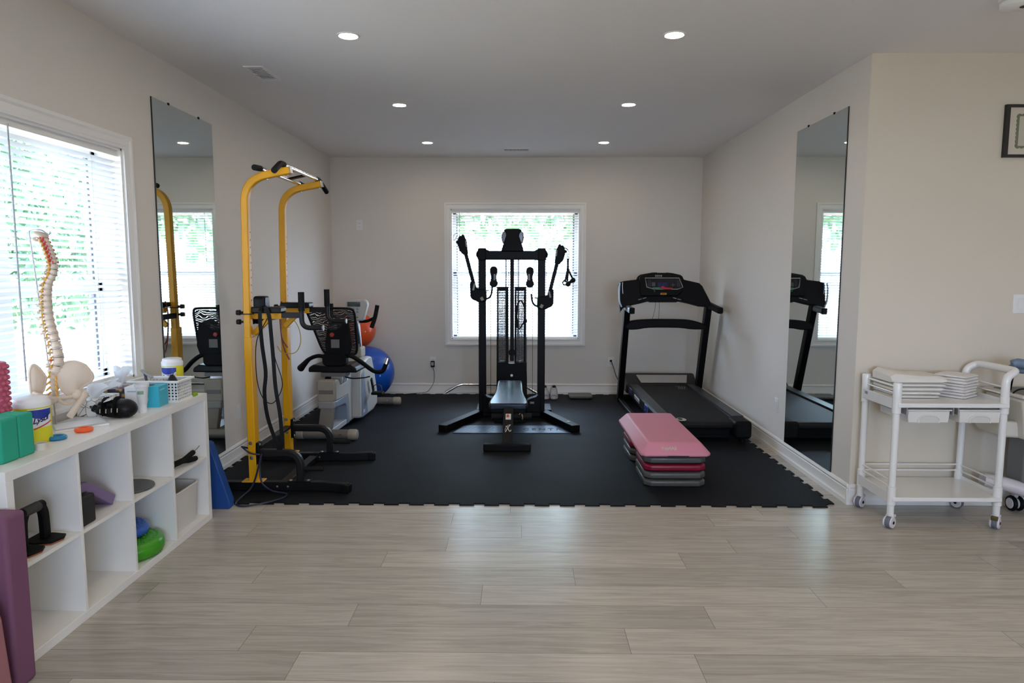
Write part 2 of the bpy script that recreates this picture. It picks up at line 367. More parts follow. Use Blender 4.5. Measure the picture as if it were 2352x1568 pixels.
# slatted blinds
sm = bpy.data.materials.new('blind_slat'); sm.use_nodes = True; nt = sm.node_tree; b = nt.nodes['Principled BSDF']; o_ = nt.nodes['Material Output']
b.inputs['Base Color'].default_value = (0.62, 0.63, 0.64, 1); b.inputs['Roughness'].default_value = 0.4
tr = nt.nodes.new('ShaderNodeBsdfTranslucent'); tr.inputs[0].default_value = (0.80, 0.82, 0.83, 1); mxs = nt.nodes.new('ShaderNodeMixShader'); mxs.inputs[0].default_value = 0.10
nt.links.new(b.outputs[0], mxs.inputs[1]); nt.links.new(tr.outputs[0], mxs.inputs[2]); nt.links.new(mxs.outputs[0], o_.inputs[0])
CORD = mat('white_cord', (0.7, 0.7, 0.7), 0.6)
WAND = mat('clear_wand', (0.30, 0.31, 0.32), 0.3)
def blind(name, label, O, A, I, W_, zt, zb, tilt, wand_a, cords, wl=0.6):
    """O: point on the wall plane at the left end (z=0); A along, I into the room"""
    O = Vector(O); A = Vector(A); I = Vector(I); Z = Vector((0, 0, 1)); d = 0.045
    root = thing(name, label, 'window blind', tuple(O + A * W_ / 2 - I * d + Z * zt))
    def bx(mb, a0, a1, d0, d1, z0, z1):
        vs = [O + A * a + I * dd + Z * z for z in (z0, z1) for dd in (d0, d1) for a in (a0, a1)]
        return mb.add(vs, [(0, 2, 3, 1), (4, 5, 7, 6), (0, 1, 5, 4), (2, 6, 7, 3), (0, 4, 6, 2), (1, 3, 7, 5)])
    part('headrail', bx(MB(), 0.004, W_ - 0.004, -d - 0.022, -d + 0.026, zt - 0.042, zt - 0.004), WHITE, root, bevel=0.002)
    m = MB(); z = zt - 0.075; sp = 0.0305; w2 = 0.0185; ct, st = math.cos(tilt), math.sin(tilt)
    while z > zb + 0.035:
        vs = []
        for a in (0.012, W_ - 0.012):
            for t, c in ((-1, 0), (-0.35, 0.0022), (0.35, 0.0022), (1, 0)):
                dd = t * w2 * ct - c * st; zz = -t * w2 * st + c * ct
                vs.append(O + A * a + I * (-d + dd) + Z * (z + zz))
        n = [(0, 1, 5, 4), (1, 2, 6, 5), (2, 3, 7, 6)]; m.add(vs, n); z -= sp
    part('slats', m, sm, root)
    part('bottom_rail', bx(MB(), 0.01, W_ - 0.01, -d - 0.016, -d + 0.016, zb + 0.008, zb + 0.026), WHITE, root, bevel=0.002)
    for a in cords:
        part('lift_cord', MB().tube([O + A * a + I * (-d + 0.019) + Z * (zt - 0.04), O + A * a + I * (-d + 0.019) + Z * (zb + 0.02)], 0.0011, 5), CORD, root)
    part('tilt_wand', MB().tube([O + A * wand_a + I * (-d + 0.036) + Z * (zt - 0.035), O + A * wand_a + I * (-d + 0.036) + Z * (zt - wl)], 0.0035, 6), WAND, root)
    return root
blind('window_blind', 'white slatted blind in the side window behind the spine model', (XL, LW['y0'], 0), (0, 1, 0), (1, 0, 0), LW['y1'] - LW['y0'], LW['z1'], LW['z0'], math.radians(-26), 1.45, (0.3, 1.2, 2.05), 1.15)
blind('window_blind', 'white slatted blind in the back window behind the cable gym', (BW['x0'], YB, 0), (1, 0, 0), (0, -1, 0), BW['x1'] - BW['x0'], BW['z1'], BW['z0'], math.radians(24), 0.10, (0.125, 0.74, 1.36), 0.68)

# recessed lights
LENS = mat('lamp_lens', (1, 0.97, 0.9), 0.5, emit=(1.0, 0.84, 0.64), estr=125.0)
def downlight(x, y, label, first=[]):
    if not first:
        r = thing('recessed_light', label, 'ceiling light', (x, y, H), group='recessed ceiling lights')
        part('trim_ring', MB().lathe([(0.047, 0.02), (0.048, -0.003), (0.052, -0.006), (0.060, -0.005), (0.063, 0.0)], n=32), WHITE, r, local=True)
        part('lens', MB().lathe([(0.0, -0.003), (0.035, -0.004), (0.0475, -0.002), (0.0475, 0.005)], n=32), LENS, r, local=True)
        first.append(r)
    else:
        r = copy_tree(first[0]); r.location = (x, y, H); r['label'] = label
for y, nm in ((3.90, 'nearest the camera'), (5.495, 'in the middle row'), (7.10, 'nearest the back wall')):
    for x, sd in ((-0.945, 'left'), (0.83, 'right')):
        downlight(x, y, f'added unseen ceiling light, {sd} one of the pair {nm}')
# unseen lamps added behind and beside the camera to light the foreground
for y, nm in ((2.30, 'over the bare floor'), (0.70, 'above the camera'), (-0.90, 'behind the camera')):
    for x, sd in ((-0.945, 'left'), (0.83, 'middle'), (2.6, 'right'), (4.3, 'far right')):
        downlight(x, y, f'added unseen ceiling light, {sd} one of the four {nm}')
def register(name, label, x0, x1, y0, y1, nslots, dark):
    r = thing(name, label, 'air vent', ((x0 + x1) / 2, (y0 + y1) / 2, H))
    m = MB().box(x0, x1, y0, y0 + 0.02, H - 0.006, H).box(x0, x1, y1 - 0.02, y1, H - 0.006, H).box(x0, x0 + 0.02, y0 + 0.02, y1 - 0.02, H - 0.006, H).box(x1 - 0.02, x1, y0 + 0.02, y1 - 0.02, H - 0.006, H)
    part('frame', m, WHITE, r)
    part('backing', MB().box(x0 + 0.018, x1 - 0.018, y0 + 0.018, y1 - 0.018, H - 0.002, H - 0.0005), dark, r)
    m = MB()
    if x1 - x0 > y1 - y0:
        for i in range(nslots):
            x = x0 + 0.02 + (i + 0.5) * (x1 - x0 - 0.04) / nslots; m.obox((x, (y0 + y1) / 2, H - 0.006), (0.004, y1 - y0 - 0.03, 0.008), (0, 0.5, 0))
    else:
        for i in range(nslots):
            y = y0 + 0.02 + (i + 0.5) * (y1 - y0 - 0.04) / nslots; m.obox(((x0 + x1) / 2, y, H - 0.006), (x1 - x0 - 0.03, 0.016, 0.003), (0.4, 0, 0))
    part('louvres', m, WHITE, r)
register('ceiling_vent', 'white ceiling air vent with dark slots near the back wall', -0.20, 0.10, 7.44, 7.58, 20, mat('vent_dark', (0.02, 0.02, 0.02), 0.9))
register('ceiling_vent', 'white ceiling air vent above the tall side mirror', -1.75, -1.62, 4.46, 4.78, 9, mat('vent_grey', (0.35, 0.35, 0.36), 0.9))
r = thing('smoke_detector', 'white round smoke detector on the ceiling', 'smoke detector', (2.315, 3.40, H))
part('base', MB().lathe([(0.0, 0), (0.072, 0), (0.072, -0.016), (0.066, -0.019), (0.0, -0.019)], (2.315, 3.40, H)), WHITE, r)
part('housing', MB().lathe([(0.064, -0.019), (0.068, -0.024), (0.066, -0.042), (0.055, -0.05), (0.0, -0.052)], (2.315, 3.40, H)), WHITE, r)
part('sounder_grille', MB().lathe([(0.006, -0.0521), (0.018, -0.0535), (0.02, -0.052)], (2.335, 3.37, H)), mat('grille_dark', (0.05, 0.05, 0.045), 0.7), r)

# mirrors
mm = mat('mirror_silver', (0.80, 0.87, 0.85), 0.015, 1.0)
MEDGE = mat('mirror_edge', (0.01, 0.015, 0.013), 0.3)
def mirror(label, xw, sgn, y0, y1, z0, z1, dark_edge_y):
    r = thing('wall_mirror', label, 'mirror', (xw, (y0 + y1) / 2, z0))
    a, b_ = sorted((xw + sgn * 0.001, xw + sgn * 0.006))
    part('glass', MB().box(a, b_, y0, y1, z0, z1), mm, r, smooth=False)
    a, b_ = sorted((xw + sgn * 0.0005, xw + sgn * 0.0065))
    part('edge', MB().box(a, b_, dark_edge_y - 0.0035, dark_edge_y + 0.0035, z0, z1), MEDGE, r, smooth=False)
    for y in (y0 + 0.2, y1 - 0.2):
        part('clip', MB().box(min(xw, xw + sgn * 0.010), max(xw, xw + sgn * 0.010), y - 0.008, y + 0.008, z1 - 0.006, z1 + 0.008), BLACKM, r, bevel=0.002)
mirror('tall frameless mirror on the left wall beyond the cube shelf', XL, 1, 4.165, 4.965, 0.129, 2.48, 4.165)
mirror('tall frameless mirror on the right wall near the utility cart', XR, -1, 4.492, 5.30, 0.129, 2.49, 4.492)

# outlets and switches
PLATE = mat('wall_plate', (0.78, 0.77, 0.75), 0.35); SLOT = mat('slot_dark', (0.06, 0.06, 0.06), 0.6)
def plate(name, label, cat, c, I, kind, w_=0.072, h_=0.116):
    c = Vector(c); I = Vector(I); A = Vector((0, 0, 1)).cross(I)
    r = thing(name, label, cat, tuple(c))
    def bx(a0, a1, z0, z1, d0, d1):
        vs = [c + A * a + I * dd + Vector((0, 0, z)) for z in (z0, z1) for dd in (d0, d1) for a in (a0, a1)]
        return MB().add(vs, [(0, 2, 3, 1), (4, 5, 7, 6), (0, 1, 5, 4), (2, 6, 7, 3), (0, 4, 6, 2), (1, 3, 7, 5)])
    part('cover_plate', bx(-w_ / 2, w_ / 2, -h_ / 2, h_ / 2, 0.0005, 0.006), PLATE, r, bevel=0.002)
    if kind == 'outlet':
        for z in (-0.021, 0.021):
            p = part('socket', bx(-0.016, 0.016, z - 0.016, z + 0.016, 0.005, 0.0075), PLATE, r, bevel=0.002)
            for a in (-0.007, 0.007): part('slot', bx(a - 0.0015, a + 0.0015, z - 0.003, z + 0.006, 0.0072, 0.0078), SLOT, p, smooth=False)
    else:
        part('rocker', bx(-0.0165, 0.0165, -0.033, 0.033, 0.005, 0.010), PLATE, r, bevel=0.003)
    return r
plate('wall_outlet', 'white outlet high on the back wall left of the window', 'outlet', (-1.861, YB, 1.968), (0, -1, 0), 'outlet')
plate('wall_outlet', 'white outlet low on the back wall with a black adapter plugged in', 'outlet', (-1.03, YB, 0.385), (0, -1, 0), 'outlet')
plate('wall_outlet', 'white outlet low on the back wall feeding the treadmill cord', 'outlet', (1.06, YB, 0.385), (0, -1, 0), 'outlet')
plate('wall_outlet', 'white outlet on the left wall between mirror and yellow tower', 'outlet', (XL, 5.235, 0.364), (1, 0, 0), 'blank')
plate('wall_switch', 'white rocker plate low on the right wall past the mirror', 'switch', (XR, 5.497, 0.38), (-1, 0, 0), 'switch')
plate('wall_switch', 'white light switch on the warm-lit wall under the certificate', 'switch', (3.045, YC, 1.262), (0, -1, 0), 'switch', 0.09)

# outside: ground, hedge and trees seen through the blinds
gr = mat('pale_paving', (0.32, 0.28, 0.22), 0.9, var=0.12, vscale=1.5)
struct('ground', MB().box(-40, 40, -30, 45, -0.45, -0.25), gr)
def foliage(name, label, boxes, n, size, seed, c0, c1, trunks=()):
    rnd = random.Random(seed); m = MB()
    for k in range(n):
        (cx, cy3, cz, rx, ry, rz) = boxes[rnd.randrange(len(boxes))]
        while True:
            q = Vector((rnd.uniform(-1, 1), rnd.uniform(-1, 1), rnd.uniform(-1, 1)))
            if 0.3 < q.length < 1: break
        p = Vector((cx + q.x * rx, cy3 + q.y * ry, cz + q.z * rz)); R = Euler((rnd.uniform(0, 6), rnd.uniform(0, 6), rnd.uniform(0, 6))).to_matrix(); s_ = size * rnd.uniform(0.6, 1.3)
        m.add([p + R @ Vector(v) * s_ for v in ((-1, 0, 0), (0, -0.45, 0.1), (1, 0, 0), (0, 0.45, 0.1))], [(0, 1, 2, 3)])
    for x, y, z0, z1 in trunks: m.cyl((x, y, z0), (x, y, z1), 0.16, 0.10, 8)
    lm = bpy.data.materials.new(name + '_leaf'); lm.use_nodes = True; nt = lm.node_tree; b = nt.nodes['Principled BSDF']
    gi = nt.nodes.new('ShaderNodeTexCoord'); nn = nt.nodes.new('ShaderNodeTexNoise'); nn.inputs['Scale'].default_value = 2.5; rr = nt.nodes.new('ShaderNodeValToRGB')
    rr.color_ramp.elements[0].color = c0 + (1,); rr.color_ramp.elements[1].color = c1 + (1,); rr.color_ramp.elements[0].position = 0.3; rr.color_ramp.elements[1].position = 0.7
    nt.links.new(gi.outputs['Object'], nn.inputs['Vector']); nt.links.new(nn.outputs['Fac'], rr.inputs['Fac']); nt.links.new(rr.outputs['Color'], b.inputs['Base Color']); b.inputs['Roughness'].default_value = 0.6
    return tag(mesh_obj(name, m, lm, smooth=False), label, 'foliage', kind='stuff')
foliage('garden_hedge', 'green garden hedge seen through the side window blind', [(-8.5, y, z, 1.3, 1.2, 0.9) for y in (3, 5, 7, 9, 11, 13, 15) for z in (1.2, 2.2, 3.1)], 9000, 0.14, 3, (0.05, 0.14, 0.07), (0.15, 0.28, 0.14))
foliage('garden_trees', 'green trees seen through the back window blind', [(x, 19, z, 2.2, 1.2, 1.6) for x in (-6, -3, 0.5, 4, 7) for z in (3.2, 5.2)], 5000, 0.24, 5, (0.07, 0.18, 0.08), (0.22, 0.38, 0.18), [(x, 19, -0.26, 3.4) for x in (-6, -3, 0.5, 4, 7)])

# ================================================================= RUBBER MAT
rm = bpy.data.materials.new('black_rubber'); rm.use_nodes = True; nt = rm.node_tree; b = nt.nodes['Principled BSDF']
tc = nt.nodes.new('ShaderNodeTexCoord'); n1 = nt.nodes.new('ShaderNodeTexNoise'); n1.inputs['Scale'].default_value = 260; n1.inputs['Detail'].default_value = 2
n2 = nt.nodes.new('ShaderNodeTexNoise'); n2.inputs['Scale'].default_value = 1.6; n2.inputs['Detail'].default_value = 4
cr = nt.nodes.new('ShaderNodeValToRGB'); cr.color_ramp.elements[0].position = 0.35; cr.color_ramp.elements[0].color = (0.0055, 0.0068, 0.009, 1); cr.color_ramp.elements[1].position = 0.75; cr.color_ramp.elements[1].color = (0.0115, 0.0135, 0.017, 1)  # black rubber tinted blue to carry the sheen of the sky
nt.links.new(tc.outputs['Object'], n1.inputs['Vector']); nt.links.new(tc.outputs['Object'], n2.inputs['Vector']); nt.links.new(n1.outputs['Fac'], cr.inputs['Fac']); nt.links.new(cr.outputs['Color'], b.inputs['Base Color'])
b.inputs['Specular IOR Level'].default_value = 0.12
rr_ = nt.nodes.new('ShaderNodeMapRange'); rr_.inputs['To Min'].default_value = 0.60; rr_.inputs['To Max'].default_value = 0.72; nt.links.new(n2.outputs['Fac'], rr_.inputs['Value']); nt.links.new(rr_.outputs['Result'], b.inputs['Roughness'])
bp = nt.nodes.new('ShaderNodeBump'); bp.inputs['Strength'].default_value = 0.25; bp.inputs['Distance'].default_value = 0.001; nt.links.new(n1.outputs['Fac'], bp.inputs['Height']); nt.links.new(bp.outputs[0], b.inputs['Normal'])
def teeth(p0, p1, n, out, depth=0.028, start=0.0):
    p0 = Vector(p0); p1 = Vector(p1); out = Vector(out); d = (p1 - p0) / n; o = []
    for i in range(n):
        a = p0 + d * i
        for t, k in ((0.22, 0), (0.18, 1), (0.77, 1), (0.73, 0)):
            o.append(a + d * t + out * depth * k)
    return o
mp_ = teeth((-2.133, 4.187), (1.943, 4.187), 26, (0, -1)) + teeth((1.943, 4.187), (1.943, 7.955), 24, (1, 0)) + teeth((1.943, 7.955), (-2.133, 7.955), 26, (0, 1)) + teeth((-2.133, 7.955), (-2.133, 4.187), 24, (-1, 0))
MT = 0.009
single('rubber_floor_mat', MB().xy([(p.x, p.y) for p in mp_], 0.0005, MT), rm, 'black rubber gym floor mat with interlocking toothed edges under the machines', 'floor mat', (0, 6, 0), smooth=False)

# ================================================================= YELLOW PULL-UP TOWER
t = thing('pull_up_tower', 'yellow and black pull-up tower by the left wall mirror', 'pull-up tower', (-1.75, 4.78, MT))
BOLT = mat('bolt_steel', (0.6, 0.6, 0.6), 0.3, 1.0)
SKID = mat('grey_black_steel', (0.008, 0.008, 0.009), 0.38, spec=0.15)
def bolt(p, axis, parent, r=0.009):
    part('bolt', MB().lathe([(0, -0.002), (r, -0.001), (r, 0.004), (r * 0.6, 0.007), (0, 0.008)], p, axis, 10), BOLT, parent)
for yc, sgn, up0 in ((4.42, -1, 0.0), (5.135, 1, -0.01)):
    yk = yc - 0.005
    s_ = part('skid', MB().bar([(-2.02, yk, MT + 0.034), (-1.30, yk, MT + 0.034), (-1.135, yk + sgn * 0.035, MT + 0.032)], 0.05, 0.058), SKID, t, bevel=0.004)
    part('rubber_foot', MB().bar([(-1.17, yk + sgn * 0.028, MT + 0.028), (-1.115, yk + sgn * 0.039, MT + 0.027)], 0.062, 0.056), BLACKM, s_, bevel=0.006)
    for x in (-1.60, -1.53): bolt((x, yk - 0.026, 0.042), 'y', s_, 0.007)
    # uprights
    lo = MB().box(-1.786 + up0, -1.735 + up0, yc - 0.032, yc + 0.045, 0.26, 1.03)
    part('lower_post', lo, YELLOW, t, bevel=0.006)
    lo = MB().box(-1.785 + up0, -1.735 + up0, yc - 0.03, yc + 0.03, MT + 0.066, 0.30)
    part('post_foot', lo.box(-1.83 + up0, -1.69 + up0, yc - 0.045, yc + 0.035, MT + 0.063, MT + 0.071), YELLOW, t, bevel=0.004)
    pts = fillet([(-1.762 + up0, yc - 0.005, 1.0), (-1.748 + up0, yc - 0.005, 2.03), (-1.455 + up0, yc - 0.005, 2.087)], 0.17, 10)
    up_ = part('upper_post', MB().bar(pts, 0.05, 0.045, upv=(1, 0, 0)), YELLOW, t, bevel=0.006)
    part('end_cap', MB().obox((-1.452 + up0, yc - 0.005, 2.088), (0.006, 0.046, 0.041), (0, -0.19, 0)), STEEL, up_)
    for k in range(11):
        z = 1.22 + k * 0.048
        part('adjustment_hole', MB().lathe([(0, 0), (0.005, 0)], (-1.735 + up0 + 0.001 + 0.014 * (z - 1.03) - 0.002 + 0.0008, yc - 0.005, z), 'x', 8), mat('hole_dark', (0.005, 0.005, 0.005), 0.9), up_, smooth=False)
    for x in (-1.60, -1.47): bolt((x + up0, yc - 0.005, 2.028 + (x + 1.6) * 0.2), 'z', up_, 0.011)
    # pins and knobs at the back of the post
    for z in (1.187, 1.127):
        part('knob', MB().lathe([(0, -0.035), (0.016, -0.033), (0.018, -0.01), (0.008, -0.004), (0.008, 0.012), (0, 0.012)], (-1.80 + up0, yc - 0.005, z), 'x', 14), DGREY, t)
    part('clamp_band', MB().box(-1.793 + up0, -1.73 + up0, yc - 0.037, yc + 0.027, 1.176, 1.182), BLACK, t)
    # dip arm: yellow bracket, brace, dark extension, bent handle
    ya = yc + 0.045 if sgn < 0 else yc - 0.075
    a_ = part('dip_arm', MB().box(-1.74, -1.556, ya - 0.02, ya + 0.02, 1.143, 1.182), YELLOW, t, bevel=0.003)
    part('brace', MB().bar([(-1.745, ya, 1.045), (-1.64, ya, 1.148)], 0.034, 0.03, upv=(0, 1, 0)), YELLOW, a_, bevel=0.002)
    part('extension_tube', MB().box(-1.558, -1.425, ya - 0.015, ya + 0.015, 1.150, 1.186), DGREY, a_, bevel=0.003)
    h = part('dip_handle', MB().tube(fillet([(-1.428, ya, 1.20), (-1.428, ya, 1.085), (-1.292, ya, 1.085)], 0.075, 8), 0.0165, 12), DGREY, t)
    part('vertical_grip', MB().cyl((-1.428, ya, 1.195), (-1.428, ya, 1.318), 0.0205, n=14), FOAMB, h)
    part('chrome_end', MB().cyl((-1.294, ya, 1.085), (-1.286, ya, 1.085), 0.0185, n=14), mat('cap_grey', (0.25, 0.26, 0.27), 0.4, 0.5), h)
    part('arm_pad', MB().xz(rrect(-1.757, -1.545, 1.184, 1.222, 0.012), ya - 0.055, ya + 0.055), VINYL, t, bevel=0.006)
    # bent support tube to the skid
    hp = fillet([(-1.735, yc, 0.262), (-1.452, yc, 0.262), (-1.452, yc, 0.066)], 0.13, 8)
    hb = part('support_hoop', MB().bar(hp, 0.05, 0.05, upv=(0, 1, 0)), DGREY, t, bevel=0.012)
    part('hoop_flange', MB().box(-1.53, -1.38, yc - 0.03, yc + 0.025, MT + 0.063, MT + 0.069), BLACK, hb)
    for x in (-1.515, -1.40): bolt((x, yc - 0.012, MT + 0.069), 'z', hb, 0.011)
    part('post_plate', MB().box(-1.733 + up0, -1.715 + up0, yc - 0.03, yc + 0.03, 0.19, 0.335), BLACK, t, bevel=0.004)
    for z in (0.205, 0.32): bolt((-1.715 + up0, yc - 0.012, z), 'x', t, 0.008)
    for z in (0.335, 0.235): bolt((-1.762 + up0, yc - 0.041 if z > 0.26 else yc - 0.034, z), 'y', t, 0.012)
    part('push_up_grip', MB().cyl((-1.43, yc, 0.155), (-1.30, yc, 0.155), 0.016, n=12), FOAMB, t)
part('back_pad', MB().yz(rrect(4.565, 4.665, 1.10, 1.287, 0.025), -1.785, -1.705), VINYL, t, bevel=0.012)
part('back_pad_bracket', MB().box(-1.80, -1.785, 4.45, 5.10, 1.10, 1.14), BLACK, t)
part('rear_crossbar', MB().box(-1.785, -1.735, 4.45, 5.10, 0.268, 0.288), SKID, t, bevel=0.003)
part('floor_crossbar', MB().box(-1.60, -1.54, 4.44, 5.11, MT + 0.018, MT + 0.052), SKID, t, bevel=0.003)
# pull-up bars with angled wide grips
part('pull_up_bar', MB().tube([(-1.497, 4.37, 2.122), (-1.500, 5.18, 2.122)], 0.0155, 14), CHROME, t)
part('pull_up_bar', MB().tube([(-1.632, 4.36, 2.092), (-1.632, 5.16, 2.092)], 0.0155, 14), CHROME, t)
for y in (4.66, 4.90): part('bar_spacer', MB().obox((-1.565, y, 2.107), (0.145, 0.045, 0.012), (0, -0.21, 0)), BLACK, t)
part('wide_grip', MB().tube(fillet([(-1.497, 4.42, 2.122), (-1.497, 4.36, 2.122), (-1.483, 4.20, 2.056)], 0.03, 5), 0.0185, 14), FOAMB, t)
part('wide_grip', MB().tube(fillet([(-1.50, 5.12, 2.122), (-1.50, 5.19, 2.122), (-1.487, 5.34, 2.052)], 0.03, 5), 0.0185, 14), FOAMB, t)
part('straight_grip', MB().cyl((-1.632, 4.38, 2.092), (-1.632, 4.28, 2.085), 0.0185, n=14), FOAMB, t)
part('straight_grip', MB().cyl((-1.632, 5.14, 2.092), (-1.632, 5.24, 2.088), 0.0185, n=14), FOAMB, t)

# bands and tubes hanging on the tower
BAND = mat('black_latex', (0.006, 0.006, 0.006), 0.6, spec=0.2)
yb_ = 4.395
lp = spline([(-1.673, yb_, 1.20), (-1.673, yb_ - 0.006, 1.13), (-1.668, yb_, 0.98), (-1.655, yb_ + 0.01, 0.80), (-1.668, yb_ + 0.01, 0.66), (-1.652, yb_ + 0.01, 0.50), (-1.60, yb_ + 0.01, 0.33), (-1.585, yb_ + 0.02, 0.285),
            (-1.565, yb_ + 0.01, 0.34), (-1.567, yb_, 0.52), (-1.59, yb_, 0.70), (-1.60, yb_, 0.92), (-1.61, yb_, 1.10), (-1.612, yb_, 1.14), (-1.625, yb_, 1.20), (-1.648, yb_, 1.233)], 6)
single('loop_band', MB().sweep(lp, [(-0.002, -0.012), (0.002, -0.012), (0.002, 0.012), (-0.002, 0.012)], upv=(1, 0, 0), closed=True), BAND, 'black flat loop band draped over the near arm of the yellow tower', 'resistance band', (-1.64, yb_, 0.3))
single('resistance_tube', MB().tube(spline([(-1.63, 4.40, 1.15), (-1.685, 4.36, 1.02), (-1.70, 4.36, 0.86), (-1.69, 4.36, 0.72), (-1.655, 4.36, 0.63), (-1.60, 4.36, 0.605), (-1.545, 4.36, 0.68), (-1.535, 4.36, 0.76), (-1.575, 4.36, 0.90), (-1.60, 4.38, 1.03), (-1.605, 4.40, 1.13)], 6), 0.003, 6), BAND, 'thin black tube looped over the near arm of the yellow tower', 'resistance tube', (-1.62, 4.38, 0.6))
NAVY = mat('navy_tube', (0.012, 0.016, 0.04), 0.45)
single('elastic_tube', MB().tube(spline([(-1.70, 4.37, 0.262), (-1.76, 4.362, 0.275), (-1.81, 4.37, 0.31), (-1.83, 4.42, 0.30), (-1.79, 4.48, 0.27), (-1.72, 4.46, 0.262), (-1.695, 4.38, 0.255), (-1.705, 4.365, 0.20), (-1.735, 4.365, 0.10), (-1.76, 4.34, 0.04), (-1.78, 4.22, 0.016), (-1.77, 4.14, 0.008), (-1.70, 4.115, 0.007), (-1.58, 4.16, 0.016), (-1.51, 4.25, 0.016), (-1.52, 4.32, 0.018), (-1.62, 4.345, 0.03), (-1.69, 4.36, 0.08), (-1.70, 4.366, 0.18), (-1.695, 4.372, 0.25)], 7), 0.006, 8), NAVY, 'dark blue elastic cord tied to the tower post and looped on the mat', 'resistance tube', (-1.7, 4.3, 0.01))
single('resistance_tube', MB().tube(spline([(-1.75, 5.04, 1.21), (-1.757, 5.03, 1.225), (-1.768, 5.035, 1.15), (-1.765, 5.03, 1.0), (-1.745, 5.03, 0.88), (-1.71, 5.03, 0.80)], 6), 0.005, 6).tube(spline([(-1.772, 5.03, 1.12), (-1.758, 5.03, 0.96), (-1.72, 5.03, 0.89)], 6), 0.005, 6), mat('red_latex', (0.16, 0.012, 0.012), 0.45), 'red elastic tube hanging on the far post of the yellow tower', 'resistance tube', (-1.76, 5.03, 0.8))
single('resistance_tube', MB().tube(spline([(-1.70, 5.02, 1.12), (-1.66, 5.02, 1.09), (-1.625, 5.02, 1.02), (-1.62, 5.02, 0.93), (-1.65, 5.02, 0.865), (-1.70, 5.02, 0.845), (-1.77, 5.03, 0.86), (-1.80, 5.04, 0.9)], 6), 0.0035, 6), mat('yellow_latex', (0.50, 0.34, 0.06), 0.45), 'yellow elastic tube hanging in a loop from the far arm of the tower', 'resistance tube', (-1.68, 5.02, 0.85))

# ================================================================= RECUMBENT BIKE
bk = thing('recumbent_bike', 'white recumbent exercise bike with a black mesh seat in the left corner', 'exercise bike', (-1.69, 5.77, MT), -0.05)
OFFW = mat('bike_white', (0.46, 0.45, 0.42), 0.4); BGREY = mat('bike_blue_grey', (0.20, 0.24, 0.31), 0.4); TAUPE = mat('bike_taupe', (0.15, 0.135, 0.12), 0.4); BEIGE = mat('bike_beige', (0.30, 0.27, 0.22), 0.45)
L = dict(local=True)
for y, x0, x1, r_ in ((0.0, -0.245, 0.30, 0.046), (1.52, -0.42, 0.33, 0.042)):
    f_ = part('stabiliser', MB().cyl((x0 + 0.07, y, 0.05), (x1 - 0.06, y, 0.05), r_ - 0.004, n=20), TAUPE, bk, **L)
    part('end_cap', MB().lathe([(0, 0), (r_ - 0.003, 0.0), (r_, 0.006), (r_, 0.06), (r_ - 0.006, 0.074), (r_ - 0.016, 0.078), (0, 0.078)], (x1 - 0.078, y, 0.05), 'x', 20), BEIGE, f_, **L)
    part('end_cap', MB().lathe([(0, -0.078), (r_ - 0.016, -0.078), (r_ - 0.006, -0.074), (r_, -0.06), (r_, -0.006), (r_ - 0.003, 0), (0, 0)], (x0 + 0.078, y, 0.05), 'x', 20), BEIGE, f_, **L)
    part('screw', MB().lathe([(0, -0.003), (0.007, -0.002), (0.007, 0.002), (0, 0.002)], (x1 - 0.14, y - r_ + 0.004, 0.06), 'y', 8), BOLT, f_, **L)
part('rear_post', MB().prism([(-0.06, 0.12, 0.27), (0.055, 0.12, 0.27), (0.055, 0.19, 0.27), (-0.06, 0.19, 0.27)], (0, -0.09, -0.2)), TAUPE, bk, bevel=0.008, **L)
part('post_collar', MB().box(-0.078, 0.06, 0.105, 0.21, 0.245, 0.31), mat('bike_mid_grey', (0.27, 0.26, 0.25), 0.45), bk, bevel=0.01, **L)
part('base_rail', MB().box(-0.05, 0.055, 0.03, 0.95, 0.03, 0.075), mat('bike_pale_grey', (0.42, 0.43, 0.45), 0.3), bk, bevel=0.004, **L)
# rear frame cover: white saddle-shaped shell, seen from its right side
part('rear_cover', MB().yz([(0.16, 0.305), (0.16, 0.49), (0.20, 0.495), (0.26, 0.48), (0.30, 0.43), (0.46, 0.435), (0.53, 0.46), (0.565, 0.52), (0.62, 0.52), (0.64, 0.05), (0.57, 0.035), (0.545, 0.05), (0.53, 0.25), (0.50, 0.30)], -0.075, 0.068), OFFW, bk, bevel=0.012, **L)
part('rear_cap', MB().prism([(x, 0.165, z) for x, z in rrect(-0.088, 0.072, 0.303, 0.497, 0.025)], (0, -0.05, 0)), BEIGE, bk, bevel=0.012, **L)
part('reflector_recess', MB().box(-0.072, 0.056, 0.112, 0.118, 0.375, 0.41), TAUPE, bk, bevel=0.003, **L)
part('side_trim', MB().yz([(0.17, 0.30), (0.17, 0.25), (0.44, 0.232), (0.475, 0.20), (0.49, 0.03), (0.545, 0.03), (0.53, 0.26), (0.50, 0.302)], -0.07, 0.063), BGREY, bk, bevel=0.006, **L)
part('seat_rail_well', MB().box(-0.035, 0.045, 0.19, 0.52, 0.43, 0.475), BLACKM, bk, **L)
